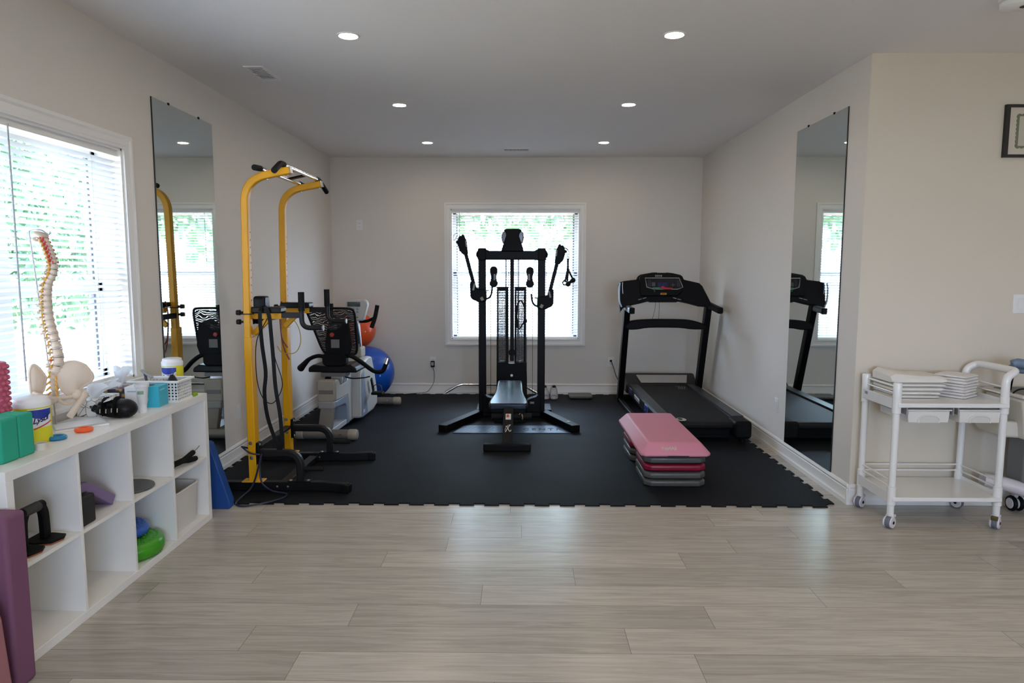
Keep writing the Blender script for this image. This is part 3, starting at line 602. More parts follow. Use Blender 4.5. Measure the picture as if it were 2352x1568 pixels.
# front housing
part('front_housing', MB().yz([(0.64, 0.05), (0.66, 0.44), (0.70, 0.53), (0.86, 0.575), (1.0, 0.60), (1.12, 0.58), (1.20, 0.44), (1.30, 0.22), (1.30, 0.07), (1.15, 0.03), (0.75, 0.03)], -0.12, 0.135), OFFW, bk, bevel=0.02, **L)
part('housing_panel', MB().yz([(0.70, 0.045), (0.72, 0.46), (0.80, 0.50), (0.84, 0.30), (0.92, 0.05)], 0.128, 0.140), BGREY, bk, bevel=0.004, **L)
part('housing_badge', MB().box(0.140, 0.142, 0.74, 0.80, 0.08, 0.11), mat('badge_silver', (0.6, 0.62, 0.65), 0.3), bk, **L)
part('mast_base', MB().prism([(-0.065, 0.93, 0.59), (0.075, 0.93, 0.59), (0.075, 1.10, 0.59), (-0.065, 1.10, 0.59)], (0, 0.0, 0.10)), BEIGE, bk, bevel=0.015, **L)
part('mast', MB().bar([(0.03, 1.02, 0.67), (0.02, 0.97, 0.97)], 0.062, 0.05, upv=(0, 1, 0)), STEEL, bk, bevel=0.008, **L)
part('mast_decal', MB().bar([(0.03, 0.983, 0.72), (0.022, 0.943, 0.93)], 0.038, 0.002, upv=(0, 1, 0)), mat('decal_dark', (0.03, 0.04, 0.06), 0.3), bk, **L)
cs = part('console', MB().xz([(-0.075, 0.955), (0.075, 0.955), (0.12, 1.11), (0.115, 1.145), (0.09, 1.16), (-0.07, 1.16), (-0.092, 1.15), (-0.096, 1.11)], 0.90, 0.985).xf(Matrix.Translation((0.035, 0, 0))), OFFW, bk, bevel=0.014, **L)
part('display', MB().xz(rrect(-0.038, 0.087, 1.095, 1.14, 0.004), 0.893, 0.901), mat('lcd_dark', (0.05, 0.06, 0.05), 0.15), cs, **L)
for i in range(3):
    for j in range(2): part('button', MB().lathe([(0, -0.004), (0.011, -0.003), (0.012, 0.002)], (-0.015 + i * 0.036, 0.899, 1.07 - j * 0.027), 'y', 12), mat('button_grey', (0.22, 0.23, 0.26), 0.5), cs, **L)
part('console_badge', MB().box(0.02, 0.065, 0.897, 0.901, 0.985, 0.995), mat('badge_grey', (0.12, 0.11, 0.09), 0.4), cs, **L)
hb = part('handlebar', MB().tube(fillet([(-0.20, 0.96, 1.0), (-0.13, 0.99, 0.945), (0.02, 1.0, 0.942), (0.13, 0.99, 0.945), (0.215, 0.96, 0.985)], 0.04, 5), 0.0155, 12), BLACK, bk, **L)
part('hand_grip', MB().tube(spline([(0.185, 0.93, 0.885), (0.215, 0.95, 0.98), (0.243, 0.95, 1.105)], 6), 0.021, 12), FOAMB, hb, **L)
part('hand_grip', MB().tube(spline([(-0.21, 0.93, 0.885), (-0.22, 0.95, 0.98), (-0.215, 0.95, 1.12)], 6), 0.021, 12), FOAMB, hb, **L)
# seat
part('seat_slide', MB().box(-0.105, 0.125, 0.27, 0.40, 0.505, 0.54), mat('slide_grey', (0.13, 0.125, 0.12), 0.4), bk, bevel=0.005, **L)
part('slide_post', MB().box(-0.02, 0.09, 0.30, 0.42, 0.44, 0.51), STEEL, bk, bevel=0.004, **L)
part('slide_lever', MB().tube(fillet([(0.09, 0.36, 0.49), (0.16, 0.34, 0.478), (0.26, 0.40, 0.478), (0.30, 0.42, 0.487)], 0.03, 4), 0.006, 8), BLACK, bk, **L)
part('seat_cushion', MB().prism([(x, 0.26, z) for x, z in [(-0.215, 0.55), (-0.205, 0.543), (0.215, 0.543), (0.225, 0.55), (0.215, 0.585), (0.17, 0.612), (0.05, 0.598), (-0.05, 0.598), (-0.17, 0.612), (-0.21, 0.585)]], (0, 0.36, 0)), VINYL, bk, bevel=0.012, **L)
part('back_post', MB().bar([(0.055, 0.36, 0.50), (0.045, 0.30, 0.70)], 0.075, 0.035, upv=(0, 1, 0)), mat('post_grey', (0.09, 0.09, 0.09), 0.4), bk, bevel=0.005, **L)
# mesh backrest
net = bpy.data.materials.new('black_mesh_fabric'); net.use_nodes = True; nt = net.node_tree; b = nt.nodes['Principled BSDF']; b.inputs['Base Color'].default_value = (0.01, 0.01, 0.01, 1); b.inputs['Roughness'].default_value = 0.6
tc = nt.nodes.new('ShaderNodeTexCoord'); wv = nt.nodes.new('ShaderNodeTexWave'); wv.bands_direction = 'Z'; wv.inputs['Scale'].default_value = 15.0; wv.inputs['Distortion'].default_value = 9.0; wv.inputs['Detail'].default_value = 1.0; wv.inputs['Detail Scale'].default_value = 1.2
gtm = nt.nodes.new('ShaderNodeMath'); gtm.operation = 'GREATER_THAN'; gtm.inputs[1].default_value = 0.90; tb = nt.nodes.new('ShaderNodeBsdfTransparent'); ms = nt.nodes.new('ShaderNodeMixShader')
nt.links.new(tc.outputs['Object'], wv.inputs['Vector']); nt.links.new(wv.outputs['Fac'], gtm.inputs[0]); nt.links.new(gtm.outputs[0], ms.inputs[0]); nt.links.new(b.outputs[0], ms.inputs[1]); nt.links.new(tb.outputs[0], ms.inputs[2]); nt.links.new(ms.outputs[0], nt.nodes['Material Output'].inputs['Surface'])
def back_pt(s_, z):           # s -1..1 across, z height; wraps forward at the sides and leans back
    k = (z - 0.68) / 0.43; xc = 0.045 - 0.055 * k; hw = 0.155 + 0.065 * k
    return (xc + s_ * hw, 0.33 - 0.10 * k + 0.06 * s_ * s_, z)
N = 16; vs = []; fs = []
for j in range(N + 1):
    for i in range(N + 1): vs.append(back_pt(-0.97 + 1.94 * i / N, 0.70 + 0.40 * j / N))
for j in range(N):
    for i in range(N): fs.append((j * (N + 1) + i, j * (N + 1) + i + 1, (j + 1) * (N + 1) + i + 1, (j + 1) * (N + 1) + i))
br = part('backrest', MB().add(vs, fs), net, bk, **L)
fr = [back_pt(s_, z) for s_, z in [(-0.75, 0.695), (0.0, 0.69), (0.8, 0.695), (0.96, 0.72), (1.0, 0.78), (1.0, 0.9), (1.0, 1.02), (0.97, 1.08), (0.85, 1.108), (0.4, 1.115), (-0.4, 1.115), (-0.9, 1.112), (-1.0, 1.09), (-1.0, 1.05), (-0.98, 0.9), (-0.95, 0.75)]]
part('backrest_frame', MB().tube(spline(fr + [fr[0]], 4)[:-1], 0.011, 10, closed=True), BLACKM, br, **L)
lum = MB().prism([(x, 0.275, z) for x, z in [(-0.05, 0.70), (0.16, 0.70), (0.185, 0.78), (0.16, 0.98), (0.05, 1.02), (-0.03, 0.97), (-0.06, 0.80)]], (0, 0.02, 0))
part('lumbar_plate', lum, BLACKM, br, bevel=0.006, **L)
part('tension_knob', MB().lathe([(0, -0.022), (0.018, -0.02), (0.02, 0.0), (0, 0.0)], (0.01, 0.275, 0.88), 'y', 14), mat('red_knob', (0.35, 0.02, 0.015), 0.4), br, **L)
part('warning_sticker', MB().obox((0.035, 0.272, 0.80), (0.075, 0.003, 0.075)), mat('sticker_grey', (0.16, 0.155, 0.15), 0.5), br, **L)
part('warning_sticker', MB().obox((0.015, 0.272, 0.955), (0.075, 0.003, 0.03)), mat('sticker_grey', (0.16, 0.155, 0.15), 0.5), br, **L)
part('seat_hub', MB().prism([(x, 0.26, z) for x, z in rrect(-0.085, 0.13, 0.60, 0.715, 0.04)], (0, 0.09, 0)), BLACKM, bk, bevel=0.01, **L)
part('armrest', MB().tube(spline([(-0.04, 0.31, 0.665), (-0.13, 0.31, 0.685), (-0.22, 0.33, 0.655), (-0.30, 0.40, 0.595), (-0.355, 0.46, 0.55)], 6), [0.018] * 13 + [0.02 + 0.0012 * i for i in range(12)], 12), BLACKM, bk, **L)
ar = part('armrest', MB().tube(spline([(0.08, 0.31, 0.665), (0.155, 0.31, 0.69), (0.25, 0.33, 0.63), (0.345, 0.38, 0.545), (0.41, 0.42, 0.535), (0.44, 0.43, 0.58), (0.46, 0.44, 0.645)], 6), 0.02, 12), BLACKM, bk, **L)
part('pulse_sensor', MB().tube([(0.447, 0.432, 0.60), (0.462, 0.442, 0.652)], 0.0225, 12), CHROME, ar, **L)
# cranks and pedals
for sx_, dz in ((1, -0.03), (-1, 0.12)):
    ck = part('crank', MB().obox((sx_ * 0.165, 1.0, 0.33 + dz * 0.6), (0.018, 0.035, 0.15), (0.5, 0, 0)), DGREY, bk, bevel=0.004, **L)
    part('pedal', MB().box(sx_ * 0.23 - 0.055, sx_ * 0.23 + 0.055, 0.90, 1.0, 0.255 + dz, 0.28 + dz), BLACKM, ck, bevel=0.006, **L)
    part('pedal_strap', MB().sweep(spline([(sx_ * 0.23 - 0.05, 0.94, 0.28 + dz), (sx_ * 0.23 - 0.03, 0.94, 0.345 + dz), (sx_ * 0.23 + 0.03, 0.94, 0.345 + dz), (sx_ * 0.23 + 0.05, 0.94, 0.28 + dz)], 5), [(-0.002, -0.015), (0.002, -0.015), (0.002, 0.015), (-0.002, 0.015)], upv=(0, 1, 0)), BLACKM, ck, **L)

# exercise balls
def ball(label, c, r_, m):
    o = thing('exercise_ball', label, 'exercise ball', (c[0], c[1], c[2] - r_))
    mb = MB()
    def fn(q):
        k = 1 + 0.004 * math.sin(q.z * 60) * (abs(q.z) < 0.8)
        return (q.x * k, q.y * k, q.z * (0.985 if q.z > 0 else 0.995))
    part('shell', mb.ell(c, r_, 40, 48, fn=fn), m, o)
    part('valve_plug', MB().lathe([(0, 0.004), (0.009, 0.003), (0.01, -0.002)], (c[0] + r_ * 0.62, c[1] - r_ * 0.783, c[2]), 'y', 12), WHITE, o)
ball('large blue exercise ball on the floor in the back left corner', (-1.722, 7.66, 0.298 + MT), 0.298, mat('ball_blue', (0.008, 0.085, 0.46), 0.3))
ball('orange exercise ball perched on the blue ball in the corner', (-1.862, 7.79, 0.772), 0.206, mat('ball_orange', (0.75, 0.085, 0.012), 0.35))

# ================================================================= CABLE GYM
g = thing('cable_gym', 'black dual pulley cable gym standing in front of the back window', 'cable machine', (-0.09, 6.75, MT))
UL, UR, GY = -0.376, 0.203, 6.75
gu = lambda u: -0.412 + (u - 1099) * 0.00427
gv = lambda v: 1.668 - (v - 570) * 0.00421
for x in (UL, UR):
    p = part('upright', MB().box(x - 0.036, x + 0.036, GY - 0.04, GY + 0.04, MT, 1.64), BLACK, g, bevel=0.006)
    part('corner_cap', MB().xz([(x - 0.04, 1.55), (x + 0.04, 1.55), (x + 0.04, 1.668), (x - 0.04, 1.668)], GY - 0.045, GY + 0.045), BLACKM, p, bevel=0.01)
    part('pulley_guard', MB().ell((x + (-0.04 if x < 0 else 0.04), GY, 1.61), (0.02, 0.035, 0.035)), BLACKM, p)
part('top_beam', MB().xz([(UL, 1.556), (UR, 1.556), (UR, 1.655), (UR - 0.05, 1.655), (UR - 0.07, 1.642), (UL + 0.07, 1.642), (UL + 0.05, 1.655), (UL, 1.655)], GY - 0.04, GY + 0.04), BLACK, g, bevel=0.008)
hp = [(1150.8, 577), (1162.3, 541.3), (1161.5, 535), (1157.7, 531), (1159, 527.3), (1163, 526.2), (1177, 526), (1191, 526.2), (1195, 527.3), (1197.5, 531), (1192.5, 536), (1191.3, 542), (1200, 568), (1202, 577)]
hd = part('head_cover', MB().xz([(gu(u), gv(v)) for u, v in hp], GY - 0.07, GY + 0.03), BLACKM, g, bevel=0.012)
part('tablet_holder', MB().xz([(gu(u), gv(v)) for u, v in [(1153, 556), (1150.5, 545), (1152.5, 534), (1158, 529), (1196, 529), (1201, 534), (1203, 545), (1200, 556), (1195, 562), (1157, 562)]], GY + 0.03, GY + 0.10), mat('grey_gloss', (0.25, 0.28, 0.33), 0.15), hd, bevel=0.015)
part('centre_post', MB().box(-0.103, -0.065, GY - 0.05, GY - 0.01, 0.57, 1.56), BLACK, g, bevel=0.004)
for x in (-0.145, -0.023): part('guide_rod', MB().cyl((x, GY + 0.02, 0.5), (x, GY + 0.02, 1.56), 0.0085, n=10), STEEL, g)
for x in (-0.122, -0.115, -0.052, -0.045): part('guide_cable', MB().cyl((x, GY, 0.6), (x, GY, 1.56), 0.0022, n=6), BLACK, g)
scr = bpy.data.materials.new('perforated_screen'); scr.use_nodes = True; nt = scr.node_tree; b = nt.nodes['Principled BSDF']; b.inputs['Base Color'].default_value = (0.01, 0.01, 0.011, 1); b.inputs['Roughness'].default_value = 0.5
tc = nt.nodes.new('ShaderNodeTexCoord'); vo = nt.nodes.new('ShaderNodeTexVoronoi'); vo.inputs['Scale'].default_value = 120; vo.inputs['Randomness'].default_value = 0.25; lt = nt.nodes.new('ShaderNodeMath'); lt.operation = 'LESS_THAN'; lt.inputs[1].default_value = 0.25
tb = nt.nodes.new('ShaderNodeBsdfTransparent'); ms = nt.nodes.new('ShaderNodeMixShader')
nt.links.new(tc.outputs['Object'], vo.inputs['Vector']); nt.links.new(vo.outputs['Distance'], lt.inputs[0]); nt.links.new(lt.outputs[0], ms.inputs[0]); nt.links.new(b.outputs[0], ms.inputs[1]); nt.links.new(tb.outputs[0], ms.inputs[2]); nt.links.new(ms.outputs[0], nt.nodes['Material Output'].inputs['Surface'])
for x0, x1 in ((-0.232, -0.120), (-0.060, 0.055)):
    sh = part('stack_guard', MB().box(x0, x0 + 0.014, GY - 0.03, GY + 0.05, 0.33, 1.26).box(x1 - 0.024, x1, GY - 0.03, GY + 0.05, 0.33, 1.26).box(x0, x1, GY - 0.03, GY + 0.05, 1.255, 1.296), BLACKM, g, bevel=0.003)
    v = [(x0 + 0.01, GY + 0.01, 0.5), (x1 - 0.01, GY + 0.01, 0.5), (x1 - 0.01, GY + 0.01, 1.27), (x0 + 0.01, GY + 0.01, 1.27)]
    part('screen', MB().add(v, [(0, 1, 2, 3)]), scr, sh, smooth=False)
# weight plates, seen dark through the guards
for x0, x1 in ((-0.215, -0.13), (-0.05, 0.04)):
    wp = MB()
    for k in range(14): wp.box(x0, x1, GY + 0.02, GY + 0.12, 0.10 + k * 0.033, 0.10 + k * 0.033 + 0.030)
    part('weight_stack', wp, BLACK, g)
part('base_shroud', MB().xz([(-0.237, MT + 0.02), (0.064, MT + 0.02), (0.064, 0.40), (0.058, 0.56), (-0.045, 0.56), (-0.055, 0.545), (-0.118, 0.545), (-0.128, 0.56), (-0.228, 0.56), (-0.236, 0.46)], GY - 0.06, GY + 0.0), BLACKM, g, bevel=0.008)
part('round_badge', MB().lathe([(0, -0.004), (0.012, -0.004), (0.014, 0.002)], (-0.087, GY - 0.061, 0.43), 'y', 16), STEEL, g)
part('low_pulley', MB().lathe([(0, -0.012), (0.03, -0.012), (0.034, -0.006), (0.026, 0.0), (0.034, 0.006), (0.03, 0.012), (0, 0.012)], (-0.085, GY - 0.055, 0.655), 'y', 20), BLACKM, g)
part('pulley_bracket', MB().box(-0.105, -0.064, GY - 0.07, GY - 0.03, 0.575, 0.63), BLACK, g, bevel=0.004)
# floating double pulleys and their cables
for x, z0, z1 in ((-0.264, 1.455, 1.328), (0.089, 1.450, 1.325)):
    dp = part('double_pulley', MB().xz(spline([(x - 0.038, z0), (x - 0.026, z0 + 0.03), (x, z0 + 0.038), (x + 0.026, z0 + 0.03), (x + 0.038, z0), (x + 0.03, z0 - 0.035), (x + 0.025, (z0 + z1) / 2), (x + 0.03, z1 + 0.03), (x + 0.04, z1), (x + 0.026, z1 - 0.03), (x, z1 - 0.036), (x - 0.026, z1 - 0.03), (x - 0.04, z1), (x - 0.03, z1 + 0.03), (x - 0.025, (z0 + z1) / 2), (x - 0.03, z0 - 0.035), (x - 0.038, z0)], 3)[:-1], GY - 0.03, GY + 0.01), BLACKM, g, bevel=0.006)
    part('warning_label', MB().box(x + (0.0 if x < 0 else -0.018), x + (0.018 if x < 0 else 0.0), GY - 0.0315, GY - 0.0295, 1.36, 1.42), mat('label_grey', (0.25, 0.24, 0.23), 0.5), dp)
    for xa, za, xb, zb in ((x - 0.03, z0 + 0.02, x - 0.055, 1.56), (x + 0.03, z0 + 0.02, x + 0.05, 1.56), (x - 0.028, z1 - 0.02, x - 0.03, 0.12), (x + 0.028, z1 - 0.02, x + 0.03, 0.12)):
        part('cable', MB().cyl((xa, GY - 0.01, za), (xb, GY - 0.01, zb), 0.0022, n=6), BLACK, dp)
# swinging arms
def arm(x, pivz, tip, heads, sgn):
    """carriage on the upright, telescoping arm, swivel pulley head"""
    cpl = [(-0.118, 0.10), (-0.095, 0.125), (-0.06, 0.05), (-0.036, 0.045), (0.04, 0.035), (0.043, -0.06), (0.036, -0.085), (-0.04, -0.09), (-0.06, -0.075), (-0.10, -0.06), (-0.115, -0.03)]
    ca = part('carriage', MB().xz([(x - sgn * a, pivz + z) for a, z in cpl][::(1 if sgn < 0 else -1)], GY - 0.06, GY + 0.06), BLACKM, g, bevel=0.012)
    part('carriage_label', MB().obox((x + sgn * 0.078, GY - 0.062, pivz + 0.06), (0.018, 0.002, 0.065), (0, -sgn * 0.25, 0)), mat('label_grey', (0.25, 0.24, 0.23), 0.5), ca)
    part('carriage_label', MB().obox((x - sgn * 0.0, GY - 0.062, pivz - 0.055), (0.028, 0.002, 0.035), (0, sgn * 0.5, 0)), mat('label_tan', (0.28, 0.25, 0.19), 0.5), ca)
    part('adjust_handle', MB().tube(fillet([(x - sgn * 0.03, GY - 0.04, pivz - 0.06), (x - sgn * 0.075, GY - 0.055, pivz - 0.045), (x - sgn * 0.095, GY - 0.055, pivz + 0.0), (x - sgn * 0.10, GY - 0.055, pivz + 0.065)], 0.03, 5), 0.0085, 10), FOAMB, ca)
    part('pop_pin', MB().cyl((x - sgn * 0.03, GY - 0.05, pivz + 0.02), (x - sgn * 0.068, GY - 0.05, pivz + 0.028), 0.006, n=10), STEEL, ca)
    tip = Vector(tip); p0 = Vector((x + sgn * 0.065, GY - 0.02, pivz + 0.02)); d = (tip - p0).normalized()
    am = part('swing_arm', MB().bar([p0, tip], 0.034, 0.04, upv=(0, 1, 0)), BLACK, g, bevel=0.005)
    R = Matrix.Rotation(math.atan2(d.x, d.z), 4, 'Y')
    hpoly = [(-0.022, -0.06), (0.022, -0.06), (0.05 * 1, -0.01), (0.052, 0.05), (0.036, 0.105), (0.012, 0.13), (-0.004, 0.118), (-0.018, 0.138), (-0.028, 0.125), (-0.04, 0.06), (-0.03, 0.0)]
    mb = MB().xz([(a * sgn, z) for a, z in hpoly][::(1 if sgn > 0 else -1)], -0.03, 0.03).xf(Matrix.Translation(tip) @ R)
    hd = part('pulley_head', mb, BLACKM, am, bevel=0.008)
    part('head_label', MB().obox((-sgn * 0.03, -0.032, 0.04), (0.012, 0.002, 0.06), (0, -sgn * 0.12, 0)).xf(Matrix.Translation(tip) @ R), mat('label_grey', (0.25, 0.24, 0.23), 0.5), hd)
    e = Matrix.Translation(tip) @ R @ Vector((sgn * 0.05, 0, 0.10))
    part('cable_stop', MB().ell(Matrix.Translation(tip) @ R @ Vector((sgn * 0.048, 0, 0.075)), 0.016, 12, 8), BLACKM, hd)
    part('arm_cable', MB().cyl((x + sgn * 0.045, GY, pivz - 0.02), (x + sgn * 0.045, GY, 1.60), 0.0022, n=6), BLACK, am)
    return e
eL = arm(UL, 1.235, (-0.545, 6.69, 1.665), None, -1)
eR = arm(UR, 1.165, (0.362, 6.69, 1.575), None, 1)
part('carabiner', MB().tube(spline([(-0.604, 6.69, 1.80), (-0.632, 6.69, 1.805), (-0.648, 6.69, 1.775), (-0.652, 6.69, 1.752), (-0.638, 6.69, 1.745), (-0.622, 6.69, 1.77), (-0.608, 6.69, 1.79)], 5), 0.003, 6), CHROME, g)
# splayed front feet
for x0, y0, x1, y1 in ((UL, 6.79, -0.70, 6.055), (UR, 6.79, 0.497, 6.07)):
    f_ = part('front_foot', MB().bar([(x0, y0, MT + 0.036), (x1, y1, MT + 0.034)], 0.085, 0.064), BLACK, g, bevel=0.005)
part('foot_sticker', MB().obox((0.44, 6.215, MT + 0.069), (0.03, 0.05, 0.001), (0, 0, 0.38)), mat('label_tan', (0.28, 0.25, 0.19), 0.5), f_)
part('base_crossmember', MB().box(UL, UR, GY - 0.05, GY + 0.05, MT + 0.01, MT + 0.10), BLACK, g, bevel=0.005)
for x, s_ in ((UL, 1), (UR, -1)):
    part('base_pulley_cover', MB().xz([(x, 0.06), (x + s_ * 0.15, 0.06), (x + s_ * 0.15, 0.17), (x + s_ * 0.10, 0.20), (x + s_ * 0.05, 0.215), (x, 0.27)][::s_], GY - 0.07, GY + 0.05), BLACKM, g, bevel=0.01)
    part('stabiliser_foot', MB().box(x - 0.036 - (0.03 if s_ > 0 else 0), x + 0.036 + (0.0 if s_ > 0 else 0.07), GY - 0.02, GY + 0.30, MT, MT + 0.07), BLACK, g, bevel=0.005)
part('serial_label', MB().box(0.095, 0.135, GY - 0.0725, GY - 0.070, 0.15, 0.17), mat('label_grey', (0.25, 0.24, 0.23), 0.5), g)
# foot plate with chevron tread and raised letters
fpm = bpy.data.materials.new('tread_plate'); fpm.use_nodes = True; nt = fpm.node_tree; b = nt.nodes['Principled BSDF']; b.inputs['Base Color'].default_value = (0.075, 0.095, 0.135, 1); b.inputs['Roughness'].default_value = 0.3; b.inputs['Metallic'].default_value = 0.7
part('foot_plate', MB().xy([(-0.605, 6.018), (0.455, 6.030), (0.36, 6.32), (-0.53, 6.31)], MT + 0.001, MT + 0.007), fpm, g, bevel=0.0015)
ch = MB()
for k in range(5):
    y = 6.055 + k * 0.05; pts = []
    x = -0.56 + k * 0.012; i = 0
    while x < -0.235: pts.append((x, y + (0.012 if i % 2 else -0.012), MT + 0.0078)); x += 0.022; i += 1
    ch.bar(pts, 0.006, 0.002)
part('tread_ribs', ch, fpm, g)
tx = text_mb('CENTR', 0.105, 0.0006, 1.5, True).xf(Matrix.Translation((0.197, 6.16, MT + 0.0082)) @ Matrix.Diagonal((0.80, 1.0, 1, 1)))
part('lettering', tx, BLACK, g, smooth=False)

# stirrup handle hanging from the right arm
hk = thing('stirrup_handle', 'black strap handle hanging from the right arm of the gym', 'cable handle', (0.45, 6.66, 1.33))
part('carabiner', MB().tube(spline([(0.452, 6.67, 1.655), (0.462, 6.67, 1.63), (0.460, 6.67, 1.60), (0.452, 6.67, 1.588), (0.444, 6.67, 1.60), (0.441, 6.67, 1.63), (0.452, 6.67, 1.655)], 5), 0.003, 6).cyl((0.42, 6.68, 1.672), (0.455, 6.67, 1.652), 0.006, n=8), CHROME, hk)
part('d_ring', MB().torus((0.452, 6.665, 1.572), 0.013, 0.003, 'y', 16, 6), CHROME, hk)
for pts, r_ in (([(0.452, 6.66, 1.57), (0.452, 6.66, 1.52), (0.450, 6.66, 1.475), (0.442, 6.66, 1.42), (0.428, 6.66, 1.36), (0.424, 6.66, 1.345)], 0), ([(0.452, 6.66, 1.57), (0.452, 6.66, 1.52), (0.455, 6.66, 1.475), (0.452, 6.65, 1.42), (0.447, 6.65, 1.35)], 0), ([(0.454, 6.66, 1.475), (0.472, 6.66, 1.43), (0.492, 6.66, 1.39), (0.505, 6.66, 1.37)], 0)):
    part('webbing', MB().sweep(spline(pts, 5), [(-0.009, -0.002), (0.009, -0.002), (0.009, 0.002), (-0.009, 0.002)], upv=(0, 1, 0)), BAND, hk)
part('grip_ring', MB().torus((0.424, 6.66, 1.338), 0.02, 0.006, 'y', 18, 8), BLACKM, hk)
part('grip_bar', MB().cyl((0.447, 6.65, 1.325), (0.507, 6.665, 1.362), 0.0175, n=14).ell((0.455, 6.652, 1.325), 0.026, 12, 8).ell((0.503, 6.664, 1.362), 0.025, 12, 8), FOAMB, hk)
# ankle strap hooked on the stack guard
single('ankle_strap', MB().sweep(spline([(-0.02, 6.70, 1.15), (-0.035, 6.69, 1.10), (-0.04, 6.69, 1.0), (-0.035, 6.69, 0.92), (-0.01, 6.69, 0.89), (0.015, 6.69, 0.93), (0.035, 6.69, 0.96), (0.04, 6.69, 1.02), (0.035, 6.69, 1.10), (0.015, 6.695, 1.15), (-0.002, 6.70, 1.165)], 5), [(-0.007, -0.006), (0.007, -0.006), (0.007, 0.006), (-0.007, 0.006)], upv=(0, 1, 0), closed=True).ell((0.045, 6.69, 0.965), (0.018, 0.012, 0.022), 12, 8).box(-0.045, -0.015, 6.68, 6.70, 0.90, 0.98), BAND, 'black strap looped on the right weight stack guard of the gym', 'strap', (0, 6.69, 0.9))

# ================================================================= WEIGHT BENCH
bn = thing('weight_bench', 'black weight bench pushed into the middle of the cable gym', 'weight bench', (-0.10, 5.9, MT))
part('front_foot', MB().box(-0.298, 0.085, 5.405, 5.462, MT, MT + 0.06), BLACKM, bn, bevel=0.01)
ps = part('front_post', MB().bar([(-0.103, 5.455, 0.03), (-0.100, 5.74, 0.285)], 0.086, 0.06, upv=(0, 1, 0)), DGREY, bn, bevel=0.006)
ct_, st_ = math.cos(math.atan2(0.255, 0.285)), math.sin(math.atan2(0.255, 0.285))
def on_post(s_, a, up_=0.0315):     # s along the post, a across, in world coordinates
    return Vector((-0.103 + a + 0.003 * s_ / 0.38, 5.455 + s_ * ct_ - up_ * st_, 0.03 + s_ * st_ + up_ * ct_))
A_ = Vector((1, 0, 0)); B_ = Vector((0, ct_, st_)); N_ = Vector((0, -st_, ct_))
def post_frame(s_): p = on_post(s_, 0); return Matrix(((1, B_.x, N_.x, p.x), (0, B_.y, N_.y, p.y), (0, B_.z, N_.z, p.z), (0, 0, 0, 1)))
lb = part('warning_label', MB().box(-0.022, 0.022, -0.03, 0.03, 0, 0.0008).xf(post_frame(0.285)), mat('label_white', (0.62, 0.6, 0.57), 0.5), ps, smooth=False)
part('label_mark', MB().box(-0.016, 0.006, -0.006, 0.022, 0.0008, 0.0014).xf(post_frame(0.285)), mat('label_orange', (0.45, 0.10, 0.04), 0.5), lb, smooth=False)
lg = MB()
lg.bar([(0.020, 0.040, 0), (0.0, 0.012, 0), (-0.012, -0.015, 0), (-0.022, -0.034, 0)], 0.006, 0.0012)
lg.bar(spline([(-0.020, 0.024, 0), (-0.006, 0.018, 0), (0.004, -0.008, 0), (0.012, -0.026, 0), (0.022, -0.022, 0), (0.024, -0.012, 0)], 5), 0.006, 0.0012)
lg.bar(spline([(0.020, 0.040, 0), (-0.004, 0.030, 0), (-0.02, 0.005, 0), (-0.024, -0.02, 0)], 5), 0.003, 0.0012)
part('logo_mark', lg.xf(post_frame(0.165)), mat('label_white', (0.62, 0.6, 0.57), 0.5), ps)
part('roller_bar', MB().cyl((-0.245, 5.74, 0.225), (0.095, 5.74, 0.225), 0.03, n=16), FOAMB, bn)
part('adjust_pin', MB().tube([(-0.01, 5.70, 0.25), (-0.0, 5.70, 0.262)], 0.004, 8).tube(spline([(0.012, 5.69, 0.255), (0.018, 5.685, 0.235), (0.016, 5.685, 0.212)], 4), 0.005, 8), mat('pin_copper', (0.45, 0.28, 0.2), 0.3, 0.8), bn)
part('seat_frame', MB().box(-0.145, -0.055, 5.74, 6.42, 0.24, 0.285).box(-0.25, 0.045, 5.76, 5.95, 0.255, 0.29), BLACK, bn, bevel=0.004)
part('rear_leg', MB().bar([(-0.10, 6.40, 0.26), (-0.10, 6.50, 0.03)], 0.07, 0.05, upv=(0, 1, 0)).box(-0.25, 0.05, 6.46, 6.52, MT, MT + 0.05), BLACK, bn, bevel=0.005)
# pad: wide at the near end, narrowing towards the machine
outl = [(-0.262, 5.735), (0.055, 5.735), (0.064, 5.78), (0.055, 5.88), (0.035, 6.0), (0.022, 6.14), (0.016, 6.36), (0.012, 6.46), (-0.005, 6.49), (-0.195, 6.49), (-0.212, 6.46), (-0.216, 6.36), (-0.225, 6.14), (-0.240, 6.0), (-0.260, 5.88), (-0.270, 5.78)]
zt = lambda y: 0.335 + max(0, y - 5.735) * 0.11
mb = MB(); k = len(outl); vs = [(x, y, zt(y) - 0.055) for x, y in outl] + [(x, y, zt(y)) for x, y in outl]
mb.add(vs, [tuple(range(k))[::-1], tuple(range(k, 2 * k))] + [(i, (i + 1) % k, k + (i + 1) % k, k + i) for i in range(k)])
pvm = mat('pad_vinyl', (0.010, 0.012, 0.017), 0.26)
pvm.node_tree.nodes['Principled BSDF'].inputs['Specular Tint'].default_value = (0.66, 0.83, 1.0, 1)  # blue skylight reflection tinted into the sheen of the black vinyl
part('pad', mb, pvm, bn, bevel=0.014, seg=3)

